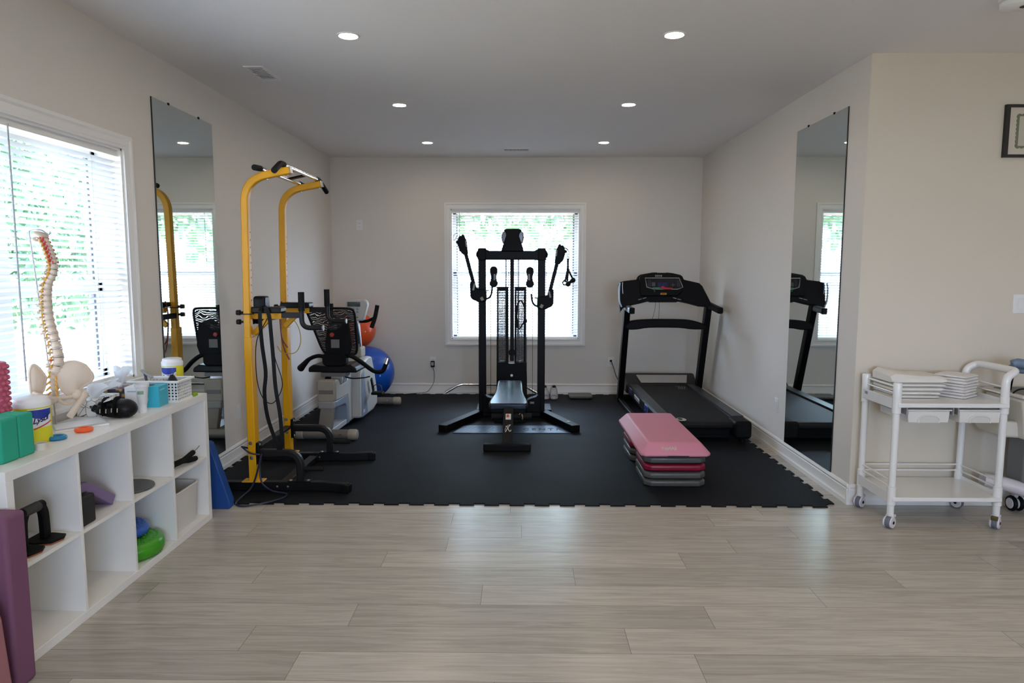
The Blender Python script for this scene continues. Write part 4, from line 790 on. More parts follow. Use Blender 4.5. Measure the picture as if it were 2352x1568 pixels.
# items along the back wall
single('lat_bar', MB().tube(fillet([(-0.875, 7.90, 0.035), (-0.71, 7.95, 0.125), (0.02, 7.95, 0.125), (0.19, 7.90, 0.035)], 0.05, 5), 0.0145, 12), CHROME, 'chrome pulldown bar with bent ends lying along the back skirting', 'pulldown bar', (-0.35, 7.93, 0.02))
SHOE = mat('shoe_knit', (0.40, 0.40, 0.41), 0.8, bump=0.2, bscale=900, var=0.15, vscale=60); SOLE_ = mat('shoe_sole', (0.62, 0.56, 0.52), 0.6)
def shoe(x, rz, label):
    s_ = thing('sneaker', label, 'shoe', (x, 7.80, MT), rz)
    oy = 0.02
    sole = [(-0.038, -0.13), (-0.02, -0.15), (0.015, -0.15), (0.04, -0.125), (0.046, -0.06), (0.036, 0.03), (0.036, 0.10), (0.02, 0.125), (-0.02, 0.125), (-0.034, 0.10), (-0.034, 0.03), (-0.044, -0.06)]
    part('sole', MB().xy(sole, 0.0, 0.032), SOLE_, s_, bevel=0.006, local=True)
    up_ = MB()
    secs = [(-0.145, 0.028, 0.055), (-0.12, 0.042, 0.07), (-0.06, 0.046, 0.088), (-0.01, 0.042, 0.108), (0.04, 0.041, 0.116), (0.09, 0.038, 0.122), (0.12, 0.028, 0.118)]
    vs = []; fs = []
    for y, hw, hz in secs:
        for q in range(9):
            a = PI * q / 8; vs.append((hw * math.cos(a), y, 0.025 + (hz - 0.025) * math.sin(a) ** 0.7))
    for i in range(len(secs) - 1):
        for q in range(8): fs.append((i * 9 + q, (i + 1) * 9 + q, (i + 1) * 9 + q + 1, i * 9 + q + 1))
    fs.append(tuple(range(9))[::-1]); fs.append(tuple(6 * 9 + q for q in range(9)))
    part('upper', up_.add(vs, fs), SHOE, s_, local=True)
    part('collar', MB().ell((0, 0.045, 0.113), (0.022, 0.05, 0.010), 16, 8, (0.1, 0, 0)), BLACKM, s_, local=True)
    part('laces', MB().tube([(-0.016, -0.055, 0.090), (0.016, -0.042, 0.094), (-0.016, -0.028, 0.100), (0.017, -0.015, 0.106)], 0.003, 6), mat('lace_grey', (0.45, 0.45, 0.45), 0.8), s_, local=True)
    return s_
shoe(0.282, 0.03, 'grey sneaker partly behind the right post of the gym')
shoe(0.385, -0.05, 'grey sneaker standing between its mate and the flat scale')
sc_ = thing('bathroom_scale', 'flat dark grey scale on the mat by the back wall', 'scale', (0.685, 7.77, MT))
part('platform', MB().xy(rrect(0.553, 0.815, 7.645, 7.885, 0.02), MT + 0.012, MT + 0.034), mat('scale_grey', (0.075, 0.078, 0.08), 0.35), sc_, bevel=0.004)
for x in (0.58, 0.79):
    for y in (7.67, 7.86): part('foot', MB().cyl((x, y, MT), (x, y, MT + 0.013), 0.015, n=12), BLACKM, sc_)
part('display', MB().box(0.64, 0.73, 7.85, 7.875, MT + 0.034, MT + 0.0345), mat('scale_display', (0.02, 0.02, 0.02), 0.15), sc_)
# adapter with its lead
ad = thing('power_adapter', 'black adapter plugged into the back wall with its thin lead', 'power adapter', (-1.03, 7.99, 0.36))
part('body', MB().box(-1.052, -1.008, 7.965, 8.010, 0.325, 0.395), BLACKM, ad, bevel=0.005)
part('label', MB().box(-1.045, -1.015, 7.9635, 7.966, 0.345, 0.385), mat('label_print', (0.35, 0.35, 0.35), 0.5), ad)
part('lead', MB().tube(spline([(-1.028, 7.98, 0.325), (-1.012, 7.98, 0.25), (-1.02, 7.985, 0.15), (-1.06, 7.985, 0.07), (-1.12, 7.975, 0.025), (-1.30, 7.95, 0.013), (-1.45, 7.85, 0.013)], 6), 0.0028, 6), BLACKM, ad)

# ================================================================= TREADMILL
td = thing('treadmill', 'black treadmill angled screen by the right wall of the gym', 'treadmill', (1.56, 6.6, MT))
td['label'] = 'black folding treadmill standing along the right wall behind the pink step'
RAIL = mat('rail_grey', (0.03, 0.033, 0.04), 0.36, spec=0.35); BELT = mat('belt_black', (0.008, 0.008, 0.0085), 0.6, spec=0.25, bump=0.15, bscale=600)
for x0, x1, nm in ((1.19, 1.302, 'l'), (1.822, 1.935, 'r')):
    r_ = part('side_rail', MB().xz([(x0, 0.10), (x1, 0.10), (x1, 0.192), (x1 - 0.01, 0.203), (x0 + 0.012, 0.203), (x0, 0.19)], 5.86, 7.56), BLACK, td, bevel=0.004)
    part('foot_strip', MB().box(x0 + 0.01, x1 - 0.006, 5.88, 7.52, 0.203, 0.209), RAIL, r_, bevel=0.002)
    c_ = part('rear_cap', MB().xz(rrect(x0 - 0.03 if nm == 'l' else x0 - 0.03, x1 + 0.03 if nm == 'l' else x1 - 0.0, 0.055, 0.207, 0.03), 5.66, 5.88), BLACKM, td, bevel=0.02)
    part('level_foot', MB().cyl((x0 + 0.06, 5.75, MT), (x0 + 0.06, 5.75, 0.06), 0.028, n=16), BLACKM, td)
bp_ = [(5.72, 0.165), (5.735, 0.185), (5.76, 0.192), (7.60, 0.192), (7.60, 0.185), (5.77, 0.12), (5.74, 0.122), (5.722, 0.14)]
part('belt', MB().yz(bp_, 1.303, 1.821), BELT, td, bevel=0.006)
part('deck_frame', MB().box(1.25, 1.88, 5.80, 7.62, 0.06, 0.115), BLACK, td, bevel=0.004)
part('deck_underbody', MB().box(1.34, 1.80, 5.83, 7.0, MT + 0.02, 0.06), BLACKM, td)
part('belt_oval', MB().xy([(0.055 * math.cos(2 * PI * i / 28), 0.055 * math.sin(2 * PI * i / 28)) for i in range(28)], 0, 0.0003).xf(Matrix.Translation((1.375, 5.80, 0.1935)) @ Matrix.Diagonal((0.75, 1.15, 1, 1))), mat('print_pale', (0.42, 0.40, 0.34), 0.6), td, smooth=False)
part('belt_oval_centre', MB().xy([(0.03 * math.cos(2 * PI * i / 24), 0.03 * math.sin(2 * PI * i / 24)) for i in range(24)], 0, 0.0003).xf(Matrix.Translation((1.368, 5.81, 0.194)) @ Matrix.Diagonal((0.7, 1.15, 1, 1))), BELT, td, smooth=False)
pm = MB()
for k in range(4): pm.bar(spline([(1.70 + k * 0.018, 7.30, 0.1945), (1.715 + k * 0.02, 7.40 - k * 0.01, 0.1945), (1.70 + k * 0.03, 7.50 - 0.015 * k, 0.1945)], 4), 0.008, 0.001)
part('belt_print', pm, mat('print_grey', (0.20, 0.20, 0.20), 0.6), td)
# motor hood
hd_poly = [(7.52, 0.10), (7.52, 0.205), (7.55, 0.215), (7.70, 0.302), (7.74, 0.302), (7.80, 0.22), (7.80, 0.10)]
hood = part('motor_hood', MB().yz(hd_poly, 1.165, 1.955), mat('hood_dark', (0.02, 0.02, 0.021), 0.4, spec=0.3), td, bevel=0.025, seg=3)
part('hood_panel', MB().add([(1.335, 7.545, 0.218), (1.835, 7.545, 0.218), (1.865, 7.665, 0.287), (1.295, 7.665, 0.287), (1.335, 7.540, 0.222), (1.835, 7.540, 0.222), (1.865, 7.660, 0.291), (1.295, 7.660, 0.291)], [(4, 5, 6, 7), (0, 1, 5, 4), (1, 2, 6, 5), (2, 3, 7, 6), (3, 0, 4, 7)]), mat('hood_silver', (0.34, 0.33, 0.32), 0.35), hood, bevel=0.002)
# blue and white lettering on the left rail
bl = mat('print_blue', (0.03, 0.07, 0.55), 0.4); wl_ = mat('print_white', (0.5, 0.5, 0.5), 0.5)
RX = Matrix(((0, 0, -1, 1.1885), (-1, 0, 0, 0), (0, 1, 0, 0), (0, 0, 0, 1)))
for yy, body, sz, mm_, dz in ((7.36, 'S77', 0.085, bl, 0.0), (6.94, 'Inc', 0.06, wl_, 0.005), (6.42, 'S77', 0.085, bl, 0.0)):
    part('rail_lettering', text_mb(body, sz, 0.0005, 1.0, True).xf(Matrix.Translation((0, yy, 0.152 + dz)) @ RX @ Matrix.Diagonal((1.6, 1, 1, 1))) if body != 'Inc' else MB().box(1.1875, 1.1895, 6.80, 7.10, 0.15, 0.175).box(1.1875, 1.1895, 6.80, 7.10, 0.132, 0.138), mm_, td, smooth=False)
part('rail_stripe', MB().box(1.1875, 1.1895, 6.36, 6.50, 0.186, 0.192).box(1.1875, 1.1895, 7.28, 7.42, 0.186, 0.192), wl_, td, smooth=False)
# uprights leaning towards the user
for x, dx in ((1.098, 0.005), (1.945, -0.008)):
    u_ = part('upright', MB().bar([(x, 7.52, 0.03), (x + dx, 7.13, 1.12)], 0.062, 0.095, upv=(0, 1, 0)), BLACK, td, bevel=0.008)
    part('base_tube', MB().bar([(x, 7.62, MT + 0.03), (x, 7.05, MT + 0.03), (x + 0.02, 6.62, MT + 0.02)], 0.05, 0.05), BLACK, td, bevel=0.01)
    part('base_wheel', MB().lathe([(0, -0.015), (0.028, -0.015), (0.03, 0.0), (0.028, 0.015), (0, 0.015)], (x + 0.035, 7.56, MT + 0.045), 'x', 16), DGREY, td)
part('base_crossbar', MB().box(1.10, 1.945, 7.60, 7.66, MT + 0.005, MT + 0.055), BLACK, td, bevel=0.006)
# console: wings and raised middle
cpoly = [(1.004, 1.315), (1.02, 1.338), (1.06, 1.350), (1.19, 1.366), (1.205, 1.40), (1.232, 1.418), (1.354, 1.440), (1.40, 1.441), (1.405, 1.437), (1.495, 1.437), (1.50, 1.441), (1.56, 1.434), (1.64, 1.416), (1.662, 1.40), (1.675, 1.366), (1.83, 1.33), (1.862, 1.30), (1.915, 1.19), (1.945, 1.125), (1.94, 1.055), (1.90, 1.09), (1.83, 1.095), (1.72, 1.125), (1.62, 1.146), (1.60, 1.138), (1.33, 1.138), (1.31, 1.146), (1.22, 1.122), (1.12, 1.10), (1.06, 1.08), (1.02, 1.03), (1.012, 1.09)]
lean = Matrix.Translation((0, 7.08, 1.1)) @ Matrix.Rotation(-0.22, 4, 'X') @ Matrix.Translation((0, -7.08, -1.1))
co = part('console', MB().xz(cpoly, 7.06, 7.13).xf(lean), BLACKM, td, bevel=0.014, seg=3)
part('console_hump', MB().xz([(1.225, 1.19), (1.215, 1.385), (1.245, 1.41), (1.36, 1.43), (1.54, 1.43), (1.63, 1.41), (1.658, 1.385), (1.655, 1.24), (1.60, 1.19)], 7.035, 7.07).xf(lean), BLACKM, co, bevel=0.01)
part('silver_edge', MB().bar(spline([(1.012, 7.055, 1.33), (1.005, 7.05, 1.27), (1.008, 7.05, 1.15), (1.03, 7.05, 1.085)], 5), 0.012, 0.02, upv=(0, 1, 0)), mat('edge_silver', (0.34, 0.37, 0.43), 0.4, 0.4), co)
part('silver_edge', MB().bar(spline([(1.04, 7.06, 1.335), (1.037, 7.052, 1.29), (1.042, 7.052, 1.22)], 5), 0.006, 0.012, upv=(0, 1, 0)), mat('edge_silver', (0.34, 0.37, 0.43), 0.4, 0.4), co)
loop = [(1.272, 1.374), (1.618, 1.374), (1.655, 1.277), (1.60, 1.258), (1.36, 1.258), (1.288, 1.280)]
part('screen_bezel', MB().bar([(x, 7.029, z) for x, z in loop], 0.006, 0.011, upv=(0, 1, 0), closed=True).xf(lean), mat('bezel_silver', (0.40, 0.40, 0.40), 0.3, 0.3), co)
part('screen', MB().xz([(1.28, 1.368), (1.612, 1.368), (1.645, 1.282), (1.598, 1.264), (1.362, 1.264), (1.294, 1.285)], 7.031, 7.036).xf(lean), mat('screen_dark', (0.012, 0.013, 0.018), 0.12), co, smooth=False)
part('lcd', MB().xz(rrect(1.40, 1.50, 1.283, 1.33, 0.005), 7.0285, 7.032).xf(lean), mat('lcd_blue', (0.02, 0.02, 0.07), 0.15, emit=(0.05, 0.06, 0.30), estr=0.02), co, smooth=False)
for sx_ in (1.305, 1.60):
    dots = MB()
    for i in range(2):
        for j in range(6): dots.box(sx_ + i * 0.016, sx_ + i * 0.016 + 0.007, 7.0285, 7.032, 1.29 + j * 0.012, 1.296 + j * 0.012)
    part('speaker_grille', dots.xf(lean), mat('dot_grey', (0.06, 0.06, 0.06), 0.6), co, smooth=False)
part('keypad', MB().box(1.535, 1.575, 7.0285, 7.032, 1.30, 1.306).box(1.551, 1.558, 7.0285, 7.032, 1.285, 1.322).box(1.34, 1.375, 7.0285, 7.032, 1.29, 1.33).xf(lean), mat('key_grey', (0.045, 0.045, 0.05), 0.5), co, smooth=False)
part('maker_badge', MB().box(1.376, 1.445, 7.029, 7.034, 1.388, 1.405).xf(lean), mat('badge_pale', (0.30, 0.30, 0.30), 0.4), co, smooth=False)
part('badge_print', MB().box(1.384, 1.395, 7.0275, 7.0292, 1.392, 1.400).box(1.400, 1.438, 7.0275, 7.0292, 1.393, 1.399).xf(lean), BLACK, co, smooth=False)
for x0, s_ in ((1.20, 1), (1.545, -1)):
    for k in range(2): part('hand_control', MB().obox((x0 + k * 0.045 + (0.02 if s_ > 0 else 0.03), 7.05, 1.163 + s_ * (k - 0.5) * 0.012), (0.036, 0.01, 0.006), (0, -s_ * 0.25, 0)).xf(lean), mat('control_pale', (0.32, 0.32, 0.32), 0.4), co)
part('safety_clip', MB().xz([(1.345, 1.276), (1.42, 1.276), (1.44, 1.268), (1.36, 1.255), (1.372, 1.235), (1.366, 1.228)], 7.018, 7.030).xf(lean), mat('clip_green', (0.03, 0.16, 0.06), 0.4), co, bevel=0.002)
part('safety_key', MB().xz([(1.432, 1.262), (1.432, 1.28), (1.452, 1.29), (1.47, 1.275), (1.53, 1.272), (1.548, 1.265), (1.535, 1.252), (1.47, 1.255)], 7.012, 7.030).xf(lean), mat('key_red', (0.40, 0.012, 0.012), 0.35), co, bevel=0.002)
ws = part('warning_sticker', MB().box(1.427, 1.488, 7.033, 7.036, 1.202, 1.221).xf(lean), mat('sticker_yellow', (0.55, 0.30, 0.04), 0.5), co, smooth=False)
part('sticker_print', MB().box(1.434, 1.480, 7.0315, 7.0332, 1.207, 1.216).xf(lean), mat('sticker_red', (0.25, 0.02, 0.01), 0.5), ws, smooth=False)
# hand grips towards the user
part('hand_rail', MB().bar([(1.098, 7.14, 1.075), (1.108, 6.86, 1.055)], 0.055, 0.062), mat('grip_silver', (0.22, 0.25, 0.30), 0.3, 0.4), td, bevel=0.016, seg=3)
part('hand_rail_end', MB().bar([(1.1075, 6.875, 1.056), (1.1088, 6.855, 1.0545)], 0.056, 0.063), BLACKM, td, bevel=0.016, seg=3)
part('hand_rail', MB().bar([(1.945, 7.14, 1.10), (1.95, 6.73, 1.065)], 0.055, 0.062), BLACKM, td, bevel=0.016, seg=3)
# lower tray bar
part('cross_handle', MB().xz(spline([(1.09, 0.88), (1.13, 0.925), (1.22, 0.943), (1.33, 0.950), (1.48, 0.952), (1.65, 0.950), (1.76, 0.943), (1.86, 0.92), (1.93, 0.885)], 3) + spline([(1.93, 0.852), (1.87, 0.845), (1.76, 0.848), (1.64, 0.862), (1.34, 0.862), (1.22, 0.845), (1.13, 0.842), (1.09, 0.855)], 3), 7.15, 7.24), BLACKM, td, bevel=0.012)
for pts in ([(1.385, 7.09, 1.15), (1.385, 7.12, 1.06), (1.37, 7.17, 0.945)], [(1.425, 7.09, 1.15), (1.43, 7.12, 1.06), (1.434, 7.17, 0.945)]):
    part('console_wire', MB().tube(spline(pts, 5), 0.002, 6), BLACK, td)
part('power_cord', MB().tube(spline([(1.055, 8.0, 0.40), (1.06, 7.96, 0.395), (1.075, 7.90, 0.34), (1.10, 7.80, 0.24), (1.16, 7.75, 0.16), (1.22, 7.74, 0.15)], 5), 0.004, 8).obox((1.056, 7.995, 0.402), (0.022, 0.03, 0.022)), BLACK, td)

# ================================================================= AEROBIC STEP: platform on eight risers
PINK = mat('step_pink', (0.62, 0.235, 0.32), 0.5, bump=0.3, bscale=700); GREYP = mat('riser_grey', (0.075, 0.076, 0.072), 0.38); CRIM = mat('riser_crimson', (0.22, 0.004, 0.026), 0.35)
sx0, sx1 = 0.835, 1.255
rows_ = (('topmost grey riser under the {} end of the pink step', GREYP), ('crimson riser under the {} end of the pink step', CRIM), ('grey riser just below the crimson one at the {} end', GREYP), ('lowest grey riser on the mat at the {} end of the stack', GREYP))
RH = 0.0535
first_r = None
for y0, y1, nm in ((4.525, 4.935, 'near'), (5.13, 5.54, 'far')):
    for k in range(4):
        lab, mm_ = rows_[3 - k]
        z0 = MT + k * RH; sh = (k - 1.5) * 0.004; ins = 0.004 * k
        oct_ = lambda i, c: [(sx0 + i + c, y0 + i), (sx1 - i - c, y0 + i), (sx1 - i, y0 + i + c), (sx1 - i, y1 - i - c), (sx1 - i - c, y1 - i), (sx0 + i + c, y1 - i), (sx0 + i, y1 - i - c), (sx0 + i, y0 + i + c)]
        r_ = thing('step_riser', lab.format(nm), 'step riser', ((sx0 + sx1) / 2 + sh, (y0 + y1) / 2, z0), group='risers under the aerobic step')
        a = oct_(0.004, 0.045); bq = oct_(0.0, 0.045); cq = oct_(0.012, 0.045); n_ = 8
        vs = [(x, y, z0) for x, y in a] + [(x, y, z0 + 0.008) for x, y in bq] + [(x, y, z0 + 0.036) for x, y in bq] + [(x, y, z0 + 0.046) for x, y in cq]
        fs = [tuple(range(8))[::-1], tuple(range(24, 32))] + [(q * 8 + i, q * 8 + (i + 1) % 8, (q + 1) * 8 + (i + 1) % 8, (q + 1) * 8 + i) for q in range(3) for i in range(8)]
        part('body', MB().add(vs, fs), mm_, r_, bevel=0.008, seg=3)
        part('stacking_ring', MB().xy(rrect(sx0 + 0.06, sx1 - 0.06, y0 + 0.06, y1 - 0.06, 0.03), z0 + 0.044, z0 + RH - 0.0004), mm_, r_)
zb_ = MT + 4 * RH
pf_ = thing('step_platform', 'pink aerobic step platform lying on grey and crimson risers', 'aerobic step', (1.055, 5.02, zb_))
X0, X1, Y0, Y1 = 0.80, 1.277, 4.495, 5.565
def octr(i, c): return [(X0 + i + c, Y0 + i), (X1 - i - c, Y0 + i), (X1 - i, Y0 + i + c), (X1 - i, Y1 - i - c), (X1 - i - c, Y1 - i), (X0 + i + c, Y1 - i), (X0 + i, Y1 - i - c), (X0 + i, Y0 + i + c)]
lv = [(octr(0.004, 0.03), zb_), (octr(0.0, 0.03), zb_ + 0.018), (octr(0.062, 0.012), zb_ + 0.088)]
vs = [(x, y, z) for q, z in lv for x, y in q]
fs = [tuple(range(8))[::-1], tuple(range(16, 24))] + [(q * 8 + i, q * 8 + (i + 1) % 8, (q + 1) * 8 + (i + 1) % 8, (q + 1) * 8 + i) for q in range(2) for i in range(8)]
part('deck', MB().add(vs, fs), PINK, pf_, bevel=0.012, seg=3)
part('grip_notch', MB().box(0.985, 1.125, Y0 - 0.0015, Y0 + 0.02, zb_ - 0.0005, zb_ + 0.009), mat('notch_dark', (0.012, 0.008, 0.009), 0.8), pf_, smooth=False)
th = math.atan2(0.07, 0.062)
txt = text_mb('Yes4All', 0.036, 0.0004, 0.95, True).xf(Matrix.Translation((0.995, Y0 + 0.028, zb_ + 0.0518)) @ Matrix.Rotation(th, 4, 'X'))
part('lettering', txt, mat('print_cream', (0.55, 0.47, 0.42), 0.6), pf_, smooth=False)

# ================================================================= CUBE SHELF
KX0, KX1, KY0, KY1, KT = -2.168, -1.82, 2.345, 3.92, 0.752
ks = thing('cube_shelf', 'white eight cube shelf unit standing under the side window', 'shelf', ((KX0 + KX1) / 2, (KY0 + KY1) / 2, 0))
part('top_panel', MB().box(KX0, KX1, KY0, KY1, KT - 0.038, KT), WHITEL, ks, bevel=0.0015)
part('bottom_panel', MB().box(KX0, KX1, KY0 + 0.038, KY1 - 0.038, 0.0, 0.038), WHITEL, ks, bevel=0.0015)
for y0 in (KY0, KY1 - 0.038): part('side_panel', MB().box(KX0, KX1, y0, y0 + 0.038, 0.0, KT - 0.038), WHITEL, ks, bevel=0.0015)
DV = [2.744, 3.124, 3.505]
for y in DV: part('divider', MB().box(KX0 + 0.004, KX1 - 0.001, y - 0.008, y + 0.008, 0.038, KT - 0.038), WHITEL, ks, bevel=0.001)
edges_ = [KY0 + 0.038] + DV + [KY1 - 0.038]
MS = 0.384
for a, c in zip([edges_[0]] + [d + 0.008 for d in DV], [d - 0.008 for d in DV] + [edges_[-1]]):
    part('shelf_board', MB().box(KX0 + 0.004, KX1 - 0.001, a, c, MS - 0.016, MS), WHITEL, ks, bevel=0.001)
part('back_panel', MB().box(KX0, KX0 + 0.004, KY0 + 0.01, KY1 - 0.01, 0.01, KT - 0.01), WHITEL, ks)

# ---- things on top of the shelf
GRN = mat('foam_green', (0.012, 0.33, 0.20), 0.75, bump=0.1, bscale=600)
for (y0, y1, z1, lab) in ((2.44, 2.528, 0.917, 'green foam yoga block nearest the camera on the shelf top'), (2.531, 2.612, 0.917, 'green foam yoga block beside the wipes canister on the shelf top')):
    single('yoga_block', MB().box(-2.00, -1.897, y0, y1, KT, z1), GRN, lab, 'yoga block', (-1.95, (y0 + y1) / 2, KT), bevel=0.008, seg=3)
# spiky massage roller
PK = mat('roller_pink', (0.52, 0.10, 0.16), 0.6)
sp_ = thing('massage_roller', 'pink knobbly massage roller standing at the near end of the shelf top', 'foam roller', (-2.085, 2.665, KT))
part('core', MB().cyl((-2.085, 2.665, KT + 0.005), (-2.085, 2.665, 1.10), 0.046, n=28), PK, sp_, bevel=0.004)
kb = MB()
for j in range(15):
    for i in range(14):
        a = 2 * PI * (i + 0.5 * (j % 2)) / 14; kb.ell((-2.085 + 0.047 * math.cos(a), 2.665 + 0.047 * math.sin(a), 0.78 + j * 0.0215), (0.009, 0.009, 0.009), 8, 6)
part('knobs', kb, PK, sp_)
part('end_ring', MB().lathe([(0.036, 0.0), (0.0545, 0.0), (0.0545, 0.03), (0.036, 0.03)], (-2.085, 2.665, KT)), mat('ring_blue', (0.03, 0.05, 0.35), 0.5), sp_)

# wipes canisters with their labels
CANL = mat('canister_yellow', (0.72, 0.66, 0.02), 0.35); CANB = mat('label_blue', (0.02, 0.045, 0.33), 0.35); CANW = mat('label_white_gloss', (0.78, 0.78, 0.78), 0.35); CANK = mat('lettering_navy', (0.015, 0.02, 0.12), 0.4); CANR = mat('label_red', (0.55, 0.04, 0.04), 0.4); CANG = mat('label_lime', (0.45, 0.55, 0.02), 0.4)
def wrap(mb, c, r_, a0):
    """bend a flat XY sheet (x right, y up, z out) round a vertical cylinder; a0 = facing angle"""
    mb.v = [(c[0] + (r_ + z) * math.cos(a0 + x / r_), c[1] + (r_ + z) * math.sin(a0 + x / r_), c[2] + y) for x, y, z in mb.v]; return mb
def sheet(x0, x1, y0, y1, z=0.0006, n=14, fn=None):
    mb = MB(); vs = []; fs = []
    for j in range(2):
        for i in range(n + 1):
            x = x0 + (x1 - x0) * i / n; y = y0 if j == 0 else y1
            if fn: y = fn(x, j, y)
            vs.append((x, y, z))
    for i in range(n): fs.append((i, i + 1, n + 2 + i, n + 1 + i))
    return mb.add(vs, fs)
def canister(label, c, r_, h_, face, near):
    o = thing('wipes_canister', label, 'wipes canister', c)
    part('body', MB().lathe([(0, 0), (r_ - 0.003, 0), (r_, 0.004), (r_, h_ * 0.80), (r_ - 0.002, h_ * 0.81), (0, h_ * 0.81)], c, n=40), CANL, o)
    part('lid', MB().lathe([(r_ - 0.001, h_ * 0.80), (r_ + 0.001, h_ * 0.805), (r_ + 0.001, h_ * 0.90), (r_ - 0.004, h_ * 0.93), (r_ - 0.006, h_ * 0.985), (r_ - 0.016, h_), (0, h_)], c, n=40), WHITE, o)
    b0 = h_ * 0.80
    p = part('label_band', wrap(sheet(-0.062, 0.030, h_ * 0.22, b0 - 0.004), c, r_, face), CANW, o)
    part('label_wave', wrap(sheet(-0.062, 0.030, b0 - 0.045, b0 - 0.008, 0.0012, fn=lambda x, j, y: y if j else (b0 - 0.03 - 0.016 * math.sin((x + 0.062) * 34))), c, r_, face), CANB, p)
    part('label_foot', wrap(sheet(-0.055, 0.030, h_ * 0.2, h_ * 0.36, 0.0012), c, r_, face), CANB if not near else CANL, p)
    mb = text_mb('Lysol', 0.034, 0.0003, 0.9, True); mb.v = [(x * 0.95 + 0.25 * y - 0.015, y + x * 0.22 + h_ * 0.54, z + 0.0018) for x, y, z in mb.v]
    part('lettering', wrap(mb, c, r_, face), CANK, p)
    if near:
        part('label_red_stripe', wrap(sheet(-0.045, 0.03, h_ * 0.40, h_ * 0.43, 0.0016, fn=lambda x, j, y: y + x * 0.35), c, r_, face), CANR, p)
        part('lime_panel', wrap(sheet(-0.16, -0.064, h_ * 0.56, b0 - 0.004, 0.0008), c, r_, face), CANG, o)
canister('large wipes canister behind the green foam blocks', (-2.03, 2.79, KT), 0.067, 0.186, -0.25, True)
canister('wipes canister standing behind the white perforated basket', (-1.985, 3.8635, KT), 0.056, 0.212, -1.30, False)
single('tape_roll', MB().lathe([(0.014, 0.0), (0.0235, 0.0), (0.0235, 0.026), (0.014, 0.026), (0.014, 0.0)], (-1.915, 2.665, KT), n=32), mat('tape_cream', (0.62, 0.57, 0.48), 0.6), 'small cream tape roll beside the green foam blocks', 'tape roll', (-1.915, 2.665, KT))
single('ring_toy', MB().torus((-1.955, 2.822, KT + 0.009), 0.029, 0.009, n=32), mat('ring_teal', (0.01, 0.19, 0.36), 0.3), 'blue plastic ring lying near the edge of the shelf top', 'ring', (-1.955, 2.822, KT))
single('ring_toy', MB().torus((-1.93, 2.962, KT + 0.010), 0.0275, 0.010, n=32), mat('ring_orange', (0.85, 0.11, 0.015), 0.35), 'orange plastic ring lying in front of the spine model', 'ring', (-1.93, 2.962, KT))

# ---- anatomical spine on its stand
BONE = mat('bone_ivory', (0.66, 0.54, 0.42), 0.5, var=0.05, vscale=20); DISC = mat('disc_pale', (0.55, 0.47, 0.40), 0.5); NERVE = mat('nerve_yellow', (0.75, 0.38, 0.03), 0.5); ARTERY = mat('artery_red', (0.55, 0.02, 0.03), 0.45)
sn = thing('spine_model', 'anatomical spine and pelvis model hanging on a stand in the window', 'spine model', (-2.05, 3.09, KT))
SY = 3.05
part('stand_base', MB().prism([(x, y, KT) for x, y in ((-2.150, 3.067), (-2.035, 2.925), (-1.895, 3.095), (-2.015, 3.228))], (0, 0, 0.008)), WHITE, sn, bevel=0.002)
part('base_rim', MB().bar([(x, y, KT + 0.008) for x, y in ((-2.145, 3.067), (-2.035, 2.932), (-1.902, 3.095), (-2.015, 3.220))], 0.008, 0.012, closed=True), mat('rim_grey', (0.45, 0.46, 0.48), 0.3), sn)
part('stand_rod', MB().tube(fillet([(-2.125, 3.07, KT + 0.008), (-2.135, 3.06, 1.03), (-2.175, SY, 1.635), (-2.12, SY, 1.64), (-2.085, SY, 1.615), (-2.08, SY, 1.632)], 0.012, 4), 0.0032, 8), STEEL, sn)
cur = spline([(-2.115, SY, 1.615), (-2.100, SY, 1.585), (-2.082, SY, 1.535), (-2.072, SY, 1.485), (-2.080, SY, 1.445), (-2.102, SY, 1.405), (-2.112, SY, 1.35), (-2.113, SY, 1.29), (-2.110, SY, 1.24), (-2.100, SY, 1.19), (-2.090, SY, 1.14), (-2.083, SY, 1.09), (-2.082, SY, 1.045), (-2.095, SY, 1.005)], 12)
ln = [0]
for a, b_ in zip(cur, cur[1:]): ln.append(ln[-1] + (b_ - a).length)
def at_len(s_):
    for i in range(len(ln) - 1):
        if ln[i + 1] >= s_:
            t_ = (s_ - ln[i]) / max(1e-9, ln[i + 1] - ln[i]); return cur[i].lerp(cur[i + 1], t_), (cur[i + 1] - cur[i]).normalized()
    return cur[-1], (cur[-1] - cur[-2]).normalized()
hts = [0.016] * 7 + [0.0195 + 0.0006 * i for i in range(12)] + [0.0285, 0.030, 0.031, 0.032, 0.032]
tot = sum(hts); s_ = 0
nv = MB(); arb = MB()
